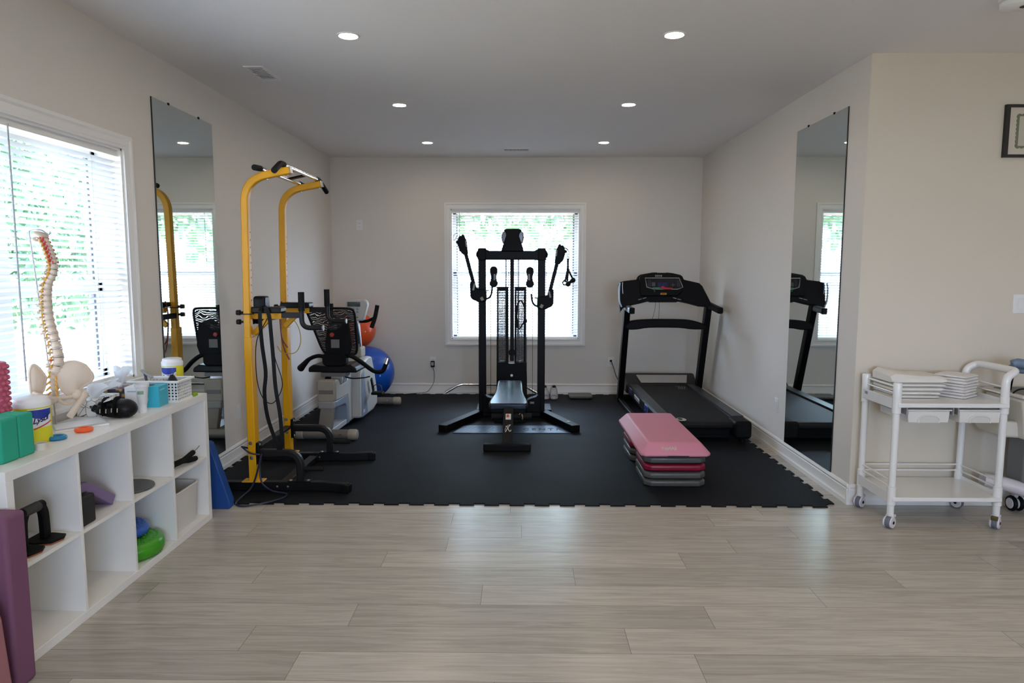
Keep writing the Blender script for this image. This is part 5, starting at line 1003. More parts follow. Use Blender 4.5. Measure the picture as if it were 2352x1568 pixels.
for i, hh in enumerate(hts):
    L_ = hh / tot * ln[-1]; p, d = at_len(s_ + L_ / 2); q, dq = at_len(min(ln[-1], s_ + L_)); s_ += L_
    rv = 0.013 + 0.0105 * (i / 23.0) ** 1.2; back = Vector((-d.z, 0, d.x)); back = back if back.x < 0 else -back
    Rm = Matrix(((d.z, 0, d.x), (0, 1, 0), (-d.x, 0, d.z))).to_4x4()
    mb = MB().lathe([(0, -L_ * 0.36), (rv, -L_ * 0.36), (rv * 0.86, -L_ * 0.1), (rv * 0.86, L_ * 0.1), (rv, L_ * 0.36), (0, L_ * 0.36)], n=14).xf(Matrix.Translation(p) @ Rm)
    ll = rv * (1.15 if i < 7 else 1.55 if i < 19 else 1.25)
    mb.tube([p + back * rv * 0.8, p + back * (rv + ll * 0.5) - Vector((0, 0, 0.003)), p + back * (rv + ll) - Vector((0, 0, 0.008 if 7 <= i < 19 else 0.002))], [0.006, 0.004, 0.0045 + 0.001 * (i > 6)], 8)
    for sy in (-1, 1):
        mb.tube([p + back * rv * 0.9, p + back * (rv * 1.2) + Vector((0.0, sy * (rv + 0.012), 0.0))], [0.005, 0.0035], 8)
        mb.ell(p + back * rv * 1.15 + Vector((0, sy * rv * 0.7, 0)), (0.006, 0.006, L_ * 0.45), 8, 6)
        nv.tube([q + back * rv * 0.8 + Vector((0, sy * 0.006, 0)), q + back * rv * 0.55 + Vector((0.0, sy * (rv + 0.008), -0.004)), q + back * rv * 0.2 + Vector((0, sy * (rv + 0.016), -0.012))], [0.0045, 0.004, 0.0025], 6)
        if i < 7: arb.ell(p + back * rv * 0.2 + Vector((0, sy * (rv + 0.004), 0.004)), (0.004, 0.004, 0.009), 8, 6).tube([p + Vector((rv * 0.5, sy * (rv + 0.003), 0)), q + Vector((rv * 0.5, sy * (rv + 0.003), 0))], 0.0025, 6)
    part('vertebra', mb, BONE, sn)
    part('disc', MB().lathe([(0, -L_ * 0.15), (rv * 0.95, -L_ * 0.12), (rv * 1.0, 0), (rv * 0.95, L_ * 0.12), (0, L_ * 0.15)], n=14).xf(Matrix.Translation(q) @ Rm), DISC, sn)
part('nerve_roots', nv, NERVE, sn); part('vertebral_arteries', arb, ARTERY, sn)
part('occiput', MB().ell((-2.122, SY, 1.618), (0.030, 0.032, 0.012), 18, 10, (0, 0.35, 0)).ell((-2.145, SY, 1.598), (0.014, 0.022, 0.010), 12, 8), BONE, sn)
part('herniated_disc_marker', MB().ell((-2.098, SY - 0.026, 1.062), 0.006, 10, 8), ARTERY, sn)
# sacrum and pelvis: turned so that it opens towards the room; the far wing shows broad, the near wing edge-on
sb = MB()
for k in range(6):
    z = 1.01 - 0.026 * k; sb.ell((-2.10 - 0.008 * math.sin(k * 0.62), SY, z), (0.034 - 0.005 * k, 0.024 - 0.002 * k, 0.017), 14, 8)
part('sacrum', sb, BONE, sn)
snn = MB()
for k in range(4):
    for sx_ in (-1, 1): snn.tube([(-2.10 + sx_ * 0.012, SY - 0.02, 0.990 - 0.024 * k), (-2.10 + sx_ * 0.026, SY - 0.032, 0.975 - 0.026 * k)], [0.0045, 0.003], 6)
part('sacral_nerves', snn, NERVE, sn)
def wing(rim, bow, th=0.004):
    rim = [Vector(p) for p in spline(rim + [rim[0]], 3)[:-1]]; n = len(rim); c = sum(rim, Vector()) / n; nrm = Vector()
    for i in range(n): nrm += (rim[i] - c).cross(rim[(i + 1) % n] - c)
    nrm.normalize(); rings = 6; mb = MB(); vs = []; fs = []
    for lay in (1, -1):
        vs.append(c + nrm * (bow + lay * th * 0.6))
        for j in range(1, rings + 1):
            t_ = j / rings
            for r0 in rim: vs.append(c.lerp(r0, t_) + nrm * (bow * (1 - t_ * t_) + lay * th * (0.6 + 0.4 * t_)))
    k = 1 + rings * n
    for lay in (0, 1):
        o = lay * k
        for i in range(n):
            f = (o, o + 1 + i, o + 1 + (i + 1) % n); fs.append(f if lay == 0 else f[::-1])
            for j in range(rings - 1):
                a = o + 1 + j * n; f = (a + i, a + n + i, a + n + (i + 1) % n, a + (i + 1) % n); fs.append(f if lay == 0 else f[::-1])
    for i in range(n):
        a = 1 + (rings - 1) * n; fs.append((a + i, k + a + i, k + a + (i + 1) % n, a + (i + 1) % n))
    mb.add(vs, fs); return mb.tube(rim, [0.0062] * n, 8, closed=True)
far = [(-2.088, 3.035, 0.975), (-2.083, 3.04, 1.012), (-2.066, 3.055, 1.038), (-2.047, 3.07, 1.048), (-2.022, 3.085, 1.045), (-1.998, 3.10, 1.030), (-1.982, 3.11, 1.003), (-1.972, 3.115, 0.976), (-1.978, 3.11, 0.954), (-1.998, 3.10, 0.941), (-2.013, 3.09, 0.925), (-2.025, 3.08, 0.905), (-2.042, 3.07, 0.890), (-2.062, 3.055, 0.905), (-2.078, 3.045, 0.935)]
fb = wing(far, -0.016); fb.ell((-2.022, 3.075, 0.897), (0.024, 0.022, 0.026), 16, 10)
fb.tube(spline([(-2.03, 3.065, 0.895), (-2.045, 3.03, 0.892), (-2.065, 2.995, 0.893)], 5), 0.0085, 8)
fb.tube(spline([(-2.062, 2.998, 0.89), (-2.05, 3.01, 0.872), (-2.042, 3.035, 0.862), (-2.032, 3.06, 0.875)], 5), 0.0075, 8)
part('hip_bone', fb, BONE, sn)
near = [(-2.118, 3.012, 0.985), (-2.138, 2.998, 1.030), (-2.152, 2.984, 1.045), (-2.158, 2.970, 1.018), (-2.154, 2.962, 0.97), (-2.150, 2.962, 0.925), (-2.140, 2.978, 0.905), (-2.126, 3.0, 0.93)]
nb_ = wing(near, 0.012); nb_.ell((-2.145, 2.965, 0.900), (0.022, 0.022, 0.024), 16, 10)
nb_.tube(spline([(-2.140, 2.96, 0.925), (-2.115, 2.955, 0.918), (-2.085, 2.975, 0.903), (-2.066, 2.99, 0.893)], 5), 0.009, 8)
nb_.tube(spline([(-2.070, 2.988, 0.886), (-2.095, 2.985, 0.868), (-2.125, 2.985, 0.866), (-2.14, 2.975, 0.885)], 5), 0.0075, 8)
part('hip_bone', nb_, BONE, sn)
def femur(h, trn, shaft):
    mb = MB().ell(h, 0.0185, 16, 10); mb.tube(spline([h, Vector(h).lerp(Vector(trn), 0.55), trn, shaft[0]], 5), [0.0115] * 8 + [0.016] * 8, 12)
    mb.ell(trn, (0.0165, 0.0165, 0.019), 12, 8); return mb.tube(spline([trn] + shaft, 5), [0.0165] * 5 + [0.0145] * (5 * (len(shaft) - 1) + 1), 12)
part('femur', femur((-2.022, 3.065, 0.895), (-1.997, 3.085, 0.893), [(-2.016, 3.075, 0.862), (-2.040, 3.065, 0.82), (-2.055, 3.06, 0.797)]), BONE, sn)
part('femur', femur((-2.150, 2.955, 0.898), (-2.168, 2.95, 0.888), [(-2.155, 2.95, 0.855), (-2.138, 2.955, 0.80), (-2.128, 2.96, 0.766)]), BONE, sn)
part('pubic_joint', MB().ell((-2.066, 2.99, 0.890), (0.011, 0.012, 0.014), 10, 8), DISC, sn)

# ---- tissue boxes, brace, cup, glove box, basket
TISS = bpy.data.materials.new('tissue_paper'); TISS.use_nodes = True; nt = TISS.node_tree; b = nt.nodes['Principled BSDF']; b.inputs['Base Color'].default_value = (0.85, 0.85, 0.86, 1); b.inputs['Roughness'].default_value = 0.9
tr = nt.nodes.new('ShaderNodeBsdfTranslucent'); tr.inputs[0].default_value = (0.85, 0.85, 0.87, 1); mxs = nt.nodes.new('ShaderNodeMixShader'); mxs.inputs[0].default_value = 0.45; nt.links.new(b.outputs[0], mxs.inputs[1]); nt.links.new(tr.outputs[0], mxs.inputs[2]); nt.links.new(mxs.outputs[0], nt.nodes['Material Output'].inputs['Surface'])
def tissue(root, c, w_, h_, seed, lean):
    rnd = random.Random(seed); n = 18; m_ = 8; vs = []; fs = []
    for j in range(m_ + 1):
        t_ = j / m_
        for i in range(n):
            a = 2 * PI * i / n; k = 0.22 + 0.78 * t_ ** 0.8; wob = 1 + 0.35 * math.sin(3 * a + seed) * t_ + 0.15 * math.sin(7 * a) * t_
            vs.append((c[0] + w_ * k * wob * math.cos(a) * 0.55 + lean[0] * t_ * t_, c[1] + w_ * k * wob * math.sin(a) + lean[1] * t_ * t_, c[2] + h_ * t_ * (1 - 0.35 * (0.5 + 0.5 * math.sin(2 * a + seed)) * t_)))
    for j in range(m_):
        for i in range(n): fs.append((j * n + i, j * n + (i + 1) % n, (j + 1) * n + (i + 1) % n, (j + 1) * n + i))
    return part('tissue', MB().add(vs, fs), TISS, root, angle=80)
# line-pattern box
lmat = bpy.data.materials.new('line_pattern_card'); lmat.use_nodes = True; nt = lmat.node_tree; b = nt.nodes['Principled BSDF']; b.inputs['Roughness'].default_value = 0.6
tc = nt.nodes.new('ShaderNodeTexCoord'); vo = nt.nodes.new('ShaderNodeTexVoronoi'); vo.feature = 'DISTANCE_TO_EDGE'; vo.inputs['Scale'].default_value = 24; ltn = nt.nodes.new('ShaderNodeMath'); ltn.operation = 'LESS_THAN'; ltn.inputs[1].default_value = 0.025; mxc = nt.nodes.new('ShaderNodeMix'); mxc.data_type = 'RGBA'; mxc.inputs['A'].default_value = (0.72, 0.70, 0.66, 1); mxc.inputs['B'].default_value = (0.12, 0.11, 0.10, 1)
nt.links.new(tc.outputs['Object'], vo.inputs['Vector']); nt.links.new(vo.outputs['Distance'], ltn.inputs[0]); nt.links.new(ltn.outputs[0], mxc.inputs['Factor']); nt.links.new(mxc.outputs['Result'], b.inputs['Base Color'])
tb1 = thing('tissue_box', 'white tissue box with thin dark lines behind the black brace', 'tissue box', (-2.10, 3.33, KT), 0.0)
def boxat(c, sx_, sy_, sz_, rz): return MB().obox((c[0], c[1], c[2] + sz_ / 2), (sx_, sy_, sz_), (0, 0, rz))
part('carton', boxat((-2.108, 3.365, KT), 0.095, 0.20, 0.082, 0.0), lmat, tb1, bevel=0.002)
part('opening_film', boxat((-2.108, 3.365, KT + 0.082), 0.05, 0.12, 0.001, 0.0), mat('film_clear', (0.6, 0.6, 0.62), 0.2), tb1)
tissue(tb1, (-2.105, 3.335, KT + 0.08), 0.085, 0.085, 2, (0.05, 0.03))
flm = bpy.data.materials.new('floral_card'); flm.use_nodes = True; nt = flm.node_tree; b = nt.nodes['Principled BSDF']; b.inputs['Roughness'].default_value = 0.5
tc = nt.nodes.new('ShaderNodeTexCoord'); vo = nt.nodes.new('ShaderNodeTexVoronoi'); vo.inputs['Scale'].default_value = 38; rr = nt.nodes.new('ShaderNodeValToRGB'); rr.color_ramp.elements[0].position = 0.25; rr.color_ramp.elements[0].color = (0.45, 0.27, 0.06, 1); rr.color_ramp.elements[1].position = 0.5; rr.color_ramp.elements[1].color = (0.025, 0.02, 0.035, 1)
nt.links.new(tc.outputs['Object'], vo.inputs['Vector']); nt.links.new(vo.outputs['Distance'], rr.inputs['Fac']); nt.links.new(rr.outputs['Color'], b.inputs['Base Color'])
tb2 = thing('tissue_box', 'dark floral tissue box with white tissue beside the window casing', 'tissue box', (-2.112, 3.56, KT))
part('carton', boxat((-2.112, 3.56, KT), 0.11, 0.115, 0.095, 0.05), flm, tb2, bevel=0.002)
part('carton_top', boxat((-2.112, 3.56, KT + 0.095), 0.108, 0.113, 0.001, 0.05), mat('card_plum', (0.10, 0.04, 0.06), 0.5), tb2)
tissue(tb2, (-2.112, 3.56, KT + 0.093), 0.052, 0.115, 5, (0.0, 0.012))
# black padded brace
bc = thing('padded_brace', 'black padded brace with straps lying near the shelf edge', 'brace', (-1.97, 3.28, KT))
part('pad', MB().ell((-1.920, 3.262, KT + 0.044), (0.060, 0.052, 0.046), 24, 14, (0, 0.08, 0.15), fn=lambda q: (q.x, q.y, max(q.z, -0.9))), VINYL, bc)
part('sole', MB().tube(spline([(-1.885, 3.25, KT + 0.030), (-1.93, 3.24, KT + 0.026), (-1.985, 3.232, KT + 0.032), (-2.03, 3.225, KT + 0.046), (-2.062, 3.22, KT + 0.060)], 6), [0.024] * 6 + [0.025] * 6 + [0.0235] * 6 + [0.018] * 4 + [0.010, 0.006, 0.004], 14), VINYL, bc)
part('upper', MB().tube(spline([(-1.90, 3.272, KT + 0.055), (-1.95, 3.262, KT + 0.062), (-2.0, 3.25, KT + 0.062), (-2.035, 3.24, KT + 0.063)], 6), [0.030] * 6 + [0.024] * 6 + [0.016] * 6 + [0.008], 14), VINYL, bc)
for x, dz in ((-1.945, 0.0), (-2.0, -0.004)):
    st_p = part('strap', MB().sweep(spline([(x + 0.014, 3.205, KT + 0.022 + dz), (x + 0.008, 3.208, KT + 0.055 + dz), (x, 3.235, KT + 0.086 + dz), (x - 0.004, 3.285, KT + 0.086 + dz)], 5), [(-0.015, -0.0015), (0.015, -0.0015), (0.015, 0.0015), (-0.015, 0.0015)], upv=(1, 0, 0)), BLACKM, bc)
    for dx in (-0.012, 0.016): part('stitch_tab', MB().obox((x + dx + 0.008, 3.2035, KT + 0.045 + dz), (0.003, 0.003, 0.020), (0, 0.1, 0)), mat('tab_cream', (0.55, 0.48, 0.36), 0.6), st_p)
part('care_label', MB().obox((-1.985, 3.245, KT + 0.089), (0.036, 0.045, 0.002), (0.2, -0.3, 0.1)), mat('label_paper', (0.75, 0.75, 0.76), 0.6), bc)
# paper cup
cupm = mat('cup_plastic', (0.74, 0.73, 0.71), 0.3)
cp = thing('plastic_cup', 'tall white plastic cup in front of the teal glove box', 'cup', (-1.893, 3.375, KT))
part('body', MB().lathe([(0, 0), (0.0185, 0.0), (0.0185, 0.04), (0.022, 0.045), (0.0285, 0.128), (0.0335, 0.130), (0.0345, 0.146), (0.0315, 0.146), (0.0265, 0.128), (0.017, 0.006), (0, 0.006)], (-1.893, 3.375, KT), n=32), cupm, cp)
part('print', wrap(sheet(-0.019, 0.012, 0.095, 0.112, 0.0, fn=None), (-1.893, 3.375, KT), 0.0282, -1.25), mat('print_green', (0.20, 0.33, 0.20), 0.5), cp)
# glove box: teal and white carton
gb = thing('glove_box', 'teal and white glove carton in front of the perforated basket', 'carton', (-1.965, 3.545, KT), 0)
TEAL = mat('card_teal', (0.03, 0.40, 0.52), 0.45)
Rg = Matrix.Translation((-1.955, 3.545, KT)) @ Matrix.Rotation(0.10, 4, 'Z')
part('carton', MB().box(-0.018, 0.075, -0.055, 0.06, 0.0, 0.108).xf(Rg), TEAL, gb, bevel=0.0015)
part('white_end', MB().box(-0.095, -0.018, -0.055, 0.06, 0.0, 0.108).xf(Rg), CANW, gb, bevel=0.0015)
part('dispenser_opening', MB().xy(rrect(-0.055, 0.03, -0.025, 0.03, 0.02), 0.1081, 0.1086).xf(Rg), mat('open_dark', (0.03, 0.045, 0.07), 0.7), gb, smooth=False)
part('round_emblem', MB().lathe([(0.012, 0), (0.016, 0)], (0, 0, 0), 'y', 20).xf(Rg @ Matrix.Translation((0.008, -0.0556, 0.045))), mat('emblem_pale', (0.25, 0.62, 0.70), 0.5), gb, smooth=False)
part('print_line', MB().box(-0.082, -0.03, -0.0557, -0.055, 0.082, 0.088).xf(Rg), mat('print_grey2', (0.35, 0.42, 0.48), 0.5), gb, smooth=False)
part('flap_print', MB().box(0.0751, 0.0757, -0.04, 0.02, 0.085, 0.092).xf(Rg), mat('emblem_pale', (0.25, 0.62, 0.70), 0.5), gb, smooth=False)
# perforated basket with a bright rim
bs = thing('basket', 'white perforated plastic basket at the far end of the shelf top', 'basket', (-1.965, 3.70, KT))
BX0, BX1, BY0, BY1, BH = -2.10, -1.845, 3.632, 3.79, 0.118
fl_ = 0.012
def wall_holes(p0, p1, z0, z1, flare, nx, nz, hole, skip=None):
    """a wall sheet with square-cornered round-looking holes: a grid of cells with an octagonal cut-out"""
    mb = MB(); p0 = Vector(p0); p1 = Vector(p1); A = (p1 - p0); Lw = A.length; A.normalize(); O2 = Vector((A.y, -A.x, 0)); cw = Lw / nx; chh = (z1 - z0) / nz
    def P(a, z, d=0): return p0 + A * a + Vector((0, 0, z)) + O2 * (flare * (z - z0) / (z1 - z0) + d)
    for d in (0, -0.0018):
        for i in range(nx):
            for j in range(nz):
                a0, zz = i * cw, z0 + j * chh; ca, cz = a0 + cw / 2, zz + chh / 2
                if skip and skip(i, j): mb.add([P(a0, zz, d), P(a0 + cw, zz, d), P(a0 + cw, zz + chh, d), P(a0, zz + chh, d)], [(0, 1, 2, 3)]); continue
                out = [(a0, zz), (ca, zz), (a0 + cw, zz), (a0 + cw, cz), (a0 + cw, zz + chh), (ca, zz + chh), (a0, zz + chh), (a0, cz)]
                inn = [(ca + hole * math.cos(t_), cz + hole * math.sin(t_)) for t_ in [PI * (1.25 + 0.25 * q) for q in range(8)]]
                mb.add([P(a, z, d) for a, z in out + inn], [(q, (q + 1) % 8, 8 + (q + 1) % 8, 8 + q) for q in range(8)])
    return mb
c4 = [(BX0, BY0, 0), (BX1, BY0, 0), (BX1, BY1, 0), (BX0, BY1, 0)]
mb = MB()
for q, (nx, nz) in enumerate(((14, 6), (9, 6), (14, 6), (9, 6))):
    wh = wall_holes((c4[q][0], c4[q][1], 0), (c4[(q + 1) % 4][0], c4[(q + 1) % 4][1], 0), KT + 0.008, KT + BH - 0.012, fl_ * 0.0, nx, nz, 0.0052); mb.add(wh.v, wh.f)
for x0, x1, y0, y1 in ((BX0 - 0.004, BX1 + 0.004, BY0 - 0.004, BY0 + 0.002), (BX0 - 0.004, BX1 + 0.004, BY1 - 0.002, BY1 + 0.004), (BX0 - 0.004, BX0 + 0.002, BY0, BY1), (BX1 - 0.002, BX1 + 0.004, BY0, BY1)):
    mb.box(x0, x1, y0, y1, KT, KT + 0.009)
mb.box(BX0, BX1, BY0, BY1, KT + 0.001, KT + 0.004)
part('body', mb, WHITE, bs, smooth=False)
rim = MB(); 
for x0, x1, y0, y1 in ((BX0 - 0.014, BX1 + 0.014, BY0 - 0.014, BY0 + 0.002), (BX0 - 0.014, BX1 + 0.014, BY1 - 0.002, BY1 + 0.014), (BX0 - 0.014, BX0 + 0.002, BY0, BY1), (BX1 - 0.002, BX1 + 0.014, BY0, BY1)): rim.box(x0, x1, y0, y1, KT + BH - 0.012, KT + BH)
part('rim', rim, WHITE, bs, bevel=0.003)
# things in the basket
rod = thing('reflex_tool', 'grey handled tool leaning out of the basket', 'tool', (-2.0, 3.67, KT + 0.01))
part('head', MB().obox((-2.022, 3.662, KT + 0.150), (0.075, 0.02, 0.014), (0, 0.62, 0)), mat('tool_grey', (0.30, 0.31, 0.30), 0.4), rod, bevel=0.006)
part('handle', MB().bar([(-2.035, 3.665, KT + 0.155), (-2.02, 3.68, KT + 0.01)], 0.012, 0.012), mat('tool_dark', (0.09, 0.085, 0.12), 0.4), rod, bevel=0.003)
single('goggles_pouch', MB().ell((-1.905, 3.70, KT + 0.075), (0.038, 0.05, 0.068), 20, 12, (0, 0, 0.3), fn=lambda q: (q.x * (1 - 0.45 * max(0, q.z)), q.y, q.z)), VINYL, 'small black pouch sticking up out of the basket', 'pouch', (-1.905, 3.70, KT + 0.008))
single('green_sponge', MB().box(-1.895, -1.836, 3.805, 3.845, KT, KT + 0.020), mat('sponge_green', (0.23, 0.40, 0.02), 0.6), 'small lime green block at the far corner of the shelf top', 'block', (-1.87, 3.825, KT), bevel=0.003)

# ---- things in the cubes
# push-up handle with a board foot
ph = thing('push_up_handle', 'black push-up handle with orange base edges in the near upper cube', 'push-up bar', (-1.90, 2.58, MS))
for y in (2.51, 2.635):
    ft = part('foot', MB().xy([(-1.96, y - 0.05), (-1.90, y - 0.06), (-1.845, y - 0.045), (-1.83, y + 0.01), (-1.845, y + 0.045), (-1.90, y + 0.055), (-1.96, y + 0.05)], MS + 0.0065, MS + 0.016), BLACKM, ph, bevel=0.004)
    part('grip_pad', MB().xy([(-1.955, y - 0.046), (-1.90, y - 0.056), (-1.849, y - 0.042), (-1.834, y + 0.01), (-1.849, y + 0.041), (-1.90, y + 0.051), (-1.955, y + 0.046)], MS + 0.0008, MS + 0.0064), mat('pad_orange', (0.35, 0.10, 0.03), 0.6), ft)
    part('leg', MB().bar(spline([(-1.90, y, MS + 0.012), (-1.90, y, MS + 0.06), (-1.90, y - (0.004 if y > 2.6 else -0.004), MS + 0.12), (-1.90, y - (0.02 if y > 2.6 else -0.02), MS + 0.155)], 5), 0.03, 0.034, upv=(0, 1, 0)), BLACKM, ph, bevel=0.008)
part('handle_bar', MB().cyl((-1.90, 2.50, MS + 0.155), (-1.90, 2.63, MS + 0.155), 0.0175, n=16), BLACKM, ph)
part('foam_grip', MB().cyl((-1.90, 2.52, MS + 0.155), (-1.90, 2.605, MS + 0.155), 0.0195, n=16), mat('grip_dark_grey', (0.035, 0.035, 0.035), 0.7), ph)
single('foam_block', MB().box(-2.06, -1.838, 2.758, 2.868, MS + 0.0006, MS + 0.125), mat('foam_black', (0.014, 0.013, 0.012), 0.8, bump=0.1, bscale=600), 'black foam block standing in the second upper cube', 'foam block', (-1.95, 2.80, MS), bevel=0.008, seg=3)
PUR = mat('foam_purple', (0.20, 0.14, 0.27), 0.8, bump=0.1, bscale=600)
wg = MB().prism([(-2.10, 2.80, MS + 0.1255), (-2.10, 2.80, MS + 0.163), (-2.10, 2.890, MS + 0.163), (-2.10, 3.085, MS + 0.04), (-2.10, 3.06, MS + 0.0), (-2.10, 2.874, MS + 0.1255)], (0.22, 0, 0))
single('yoga_wedge', wg, PUR, 'purple foam wedge leaning on the black foam block in the cube', 'foam wedge', (-1.99, 2.95, MS), bevel=0.004)
single('balance_disc', MB().lathe([(0, 0.0), (0.118, 0.0), (0.124, 0.004), (0.122, 0.010), (0.105, 0.013), (0, 0.013)], (-1.952, 3.30, MS + 0.0006), n=48), mat('disc_grey', (0.085, 0.09, 0.095), 0.55), 'flat dark grey disc lying in the third upper cube', 'disc', (-1.952, 3.30, MS))
def air_disc(label, c, r_, h_, m):
    o = thing('balance_cushion', label, 'balance cushion', c)
    nb = MB().lathe([(0, 0.012), (r_ * 0.6, 0.004), (r_ * 0.85, 0.0), (r_ * 0.97, h_ * 0.22), (r_, h_ * 0.5), (r_ * 0.97, h_ * 0.75), (r_ * 0.85, h_ * 0.96), (r_ * 0.6, h_), (0, h_ * 0.93)], c, n=48)
    kb = nb
    for rr2, n in ((0.45, 14), (0.62, 20), (0.78, 26)):
        for i in range(n):
            a = 2 * PI * i / n; kb.ell((c[0] + r_ * rr2 * math.cos(a), c[1] + r_ * rr2 * math.sin(a), c[2] + h_ * (1.0 if rr2 < 0.7 else 0.98)), (0.006, 0.006, 0.004), 8, 5)
    for j in range(3):
        for i in range(44):
            a = 2 * PI * (i + 0.5 * (j % 2)) / 44; kb.ell((c[0] + r_ * (0.90 + 0.03 * j) * math.cos(a), c[1] + r_ * (0.90 + 0.03 * j) * math.sin(a), c[2] + h_ * (0.07 + 0.10 * j)), (0.004, 0.004, 0.004), 6, 4)
    part('body', nb, m, o, angle=70)
air_disc('green nubbed balance cushion in the third lower cube', (-1.968, 3.318, 0.0385), 0.162, 0.088, mat('cushion_green', (0.045, 0.30, 0.006), 0.28))
air_disc('blue balance cushion lying on the green balance cushion', (-2.018, 3.33, 0.1315), 0.132, 0.055, mat('cushion_blue', (0.035, 0.13, 0.52), 0.28))
hs_ = thing('exercise_tubes', 'tangle of black tube handles and straps in the far upper cube', 'exercise tubes', (-1.86, 3.68, MS))
part('foam_roll', MB().cyl((-2.08, 3.62, MS + 0.032), (-1.87, 3.58, MS + 0.032), 0.031, n=18), BLACKM, hs_)
part('handle', MB().tube(spline([(-1.895, 3.625, MS + 0.02), (-1.86, 3.665, MS + 0.034), (-1.835, 3.71, MS + 0.056), (-1.825, 3.74, MS + 0.068)], 5), [0.016] * 6 + [0.0135] * 4 + [0.0145] * 5 + [0.012], 12), FOAMB, hs_)
part('handle', MB().tube(spline([(-1.89, 3.70, MS + 0.017), (-1.86, 3.74, MS + 0.017), (-1.835, 3.79, MS + 0.018)], 5), [0.012] * 5 + [0.015] * 5 + [0.012], 12), FOAMB, hs_)
part('strap_ring', MB().tube(spline([(-1.865, 3.71, MS + 0.045), (-1.85, 3.74, MS + 0.05), (-1.84, 3.755, MS + 0.042), (-1.845, 3.775, MS + 0.055), (-1.835, 3.80, MS + 0.07), (-1.828, 3.815, MS + 0.083)], 5), 0.0025, 6), mat('ring_silver', (0.3, 0.3, 0.3), 0.3, 0.7), hs_)
part('blue_tube', MB().tube(spline([(-1.895, 3.62, MS + 0.008), (-1.93, 3.58, MS + 0.008), (-1.98, 3.54, MS + 0.008), (-2.05, 3.54, MS + 0.008)], 5), 0.006, 8), mat('tube_blue', (0.03, 0.16, 0.27), 0.4), hs_)
bi = thing('storage_bin', 'white plastic bin standing in the far lower cube', 'storage bin', (-1.945, 3.70, 0.038))
bo = MB(); lo_ = rrect(-2.075, -1.862, 3.575, 3.825, 0.03); hi_ = rrect(-2.085, -1.850, 3.565, 3.835, 0.034); k = len(lo_)
hi2 = rrect(-2.081, -1.854, 3.569, 3.831, 0.03); lo2 = rrect(-2.071, -1.866, 3.579, 3.821, 0.026)
vs = [(x, y, 0.0385) for x, y in lo_] + [(x, y, 0.262) for x, y in hi_] + [(x, y, 0.262) for x, y in hi2] + [(x, y, 0.044) for x, y in lo2]
fs = [tuple(range(k))[::-1], tuple(range(3 * k, 4 * k))] + [(q * k + i, q * k + (i + 1) % k, (q + 1) * k + (i + 1) % k, (q + 1) * k + i) for q in range(3) for i in range(k)]
part('tub', bo.add(vs, fs), mat('bin_white', (0.66, 0.63, 0.585), 0.45), bi)
rimp = [(x, y, 0.258) for x, y in rrect(-2.087, -1.848, 3.563, 3.837, 0.036)]
part('rolled_rim', MB().tube(rimp, 0.004, 8, closed=True), mat('bin_white', (0.66, 0.63, 0.585), 0.45), bi)
# blue foam wedge beyond the shelf
single('foam_wedge', MB().prism([(-2.12, 4.075, 0.0005), (-1.785, 4.075, 0.0005), (-1.783, 4.075, 0.045), (-1.893, 4.075, 0.405), (-1.91, 4.075, 0.415), (-2.12, 4.075, 0.415)], (0, 0.07, 0)), mat('foam_blue', (0.004, 0.055, 0.25), 0.6, bump=0.1, bscale=500), 'blue foam wedge standing between the cube shelf and the mat', 'foam wedge', (-1.95, 4.11, 0), bevel=0.006)
# purple mats at the near end
PM = mat('mat_plum', (0.17, 0.065, 0.12), 0.75, bump=0.08, bscale=500)
single('foam_bolster', MB().box(-1.96, -1.748, 2.235, 2.335, 0.0005, 0.626), PM, 'plum foam block standing against the near end of the cube shelf', 'foam block', (-1.86, 2.285, 0), bevel=0.014, seg=4)
single('folded_mat', MB().prism([(-1.95, 2.12, 0.0005), (-1.712, 2.12, 0.0005), (-1.736, 2.12, 0.30), (-1.76, 2.12, 0.38), (-1.95, 2.12, 0.38)], (0, 0.06, 0)), mat('mat_rose', (0.30, 0.12, 0.13), 0.75), 'rose pink folded mat in front of the plum foam block', 'exercise mat', (-1.83, 2.15, 0), bevel=0.01)

# ================================================================= UTILITY CART
CW = mat('cart_white', (0.78, 0.77, 0.75), 0.22, coat=0.3); CWH = mat('caster_lilac', (0.66, 0.62, 0.66), 0.35)
ct = thing('utility_cart', 'white two shelf utility cart with drawers against the warm-lit wall', 'cart', (2.41, 4.0, 0))
PX0, PX1, PYF, PYB = 2.113, 2.712, 3.835, 4.185
for x, y in ((PX0, PYF), (PX1, PYF), (PX0, PYB), (PX1, PYB)):
    p = part('post', MB().cyl((x, y, 0.075), (x, y, 0.69), 0.019, n=18), CW, ct)
    for z0, z1 in ((0.135, 0.245), (0.665, 0.765)): part('sleeve', MB().lathe([(0.0195, z0), (0.0235, z0 + 0.002), (0.0235, z1 - 0.002), (0.0195, z1)], (x, y, 0), n=18), CW, p)
for x, y in ((PX0, PYF), (PX0, PYB)): part('post_cap', MB().lathe([(0.0225, 0.75), (0.0235, 0.83), (0.021, 0.838), (0, 0.84)], (x, y, 0), n=18), CW, ct)
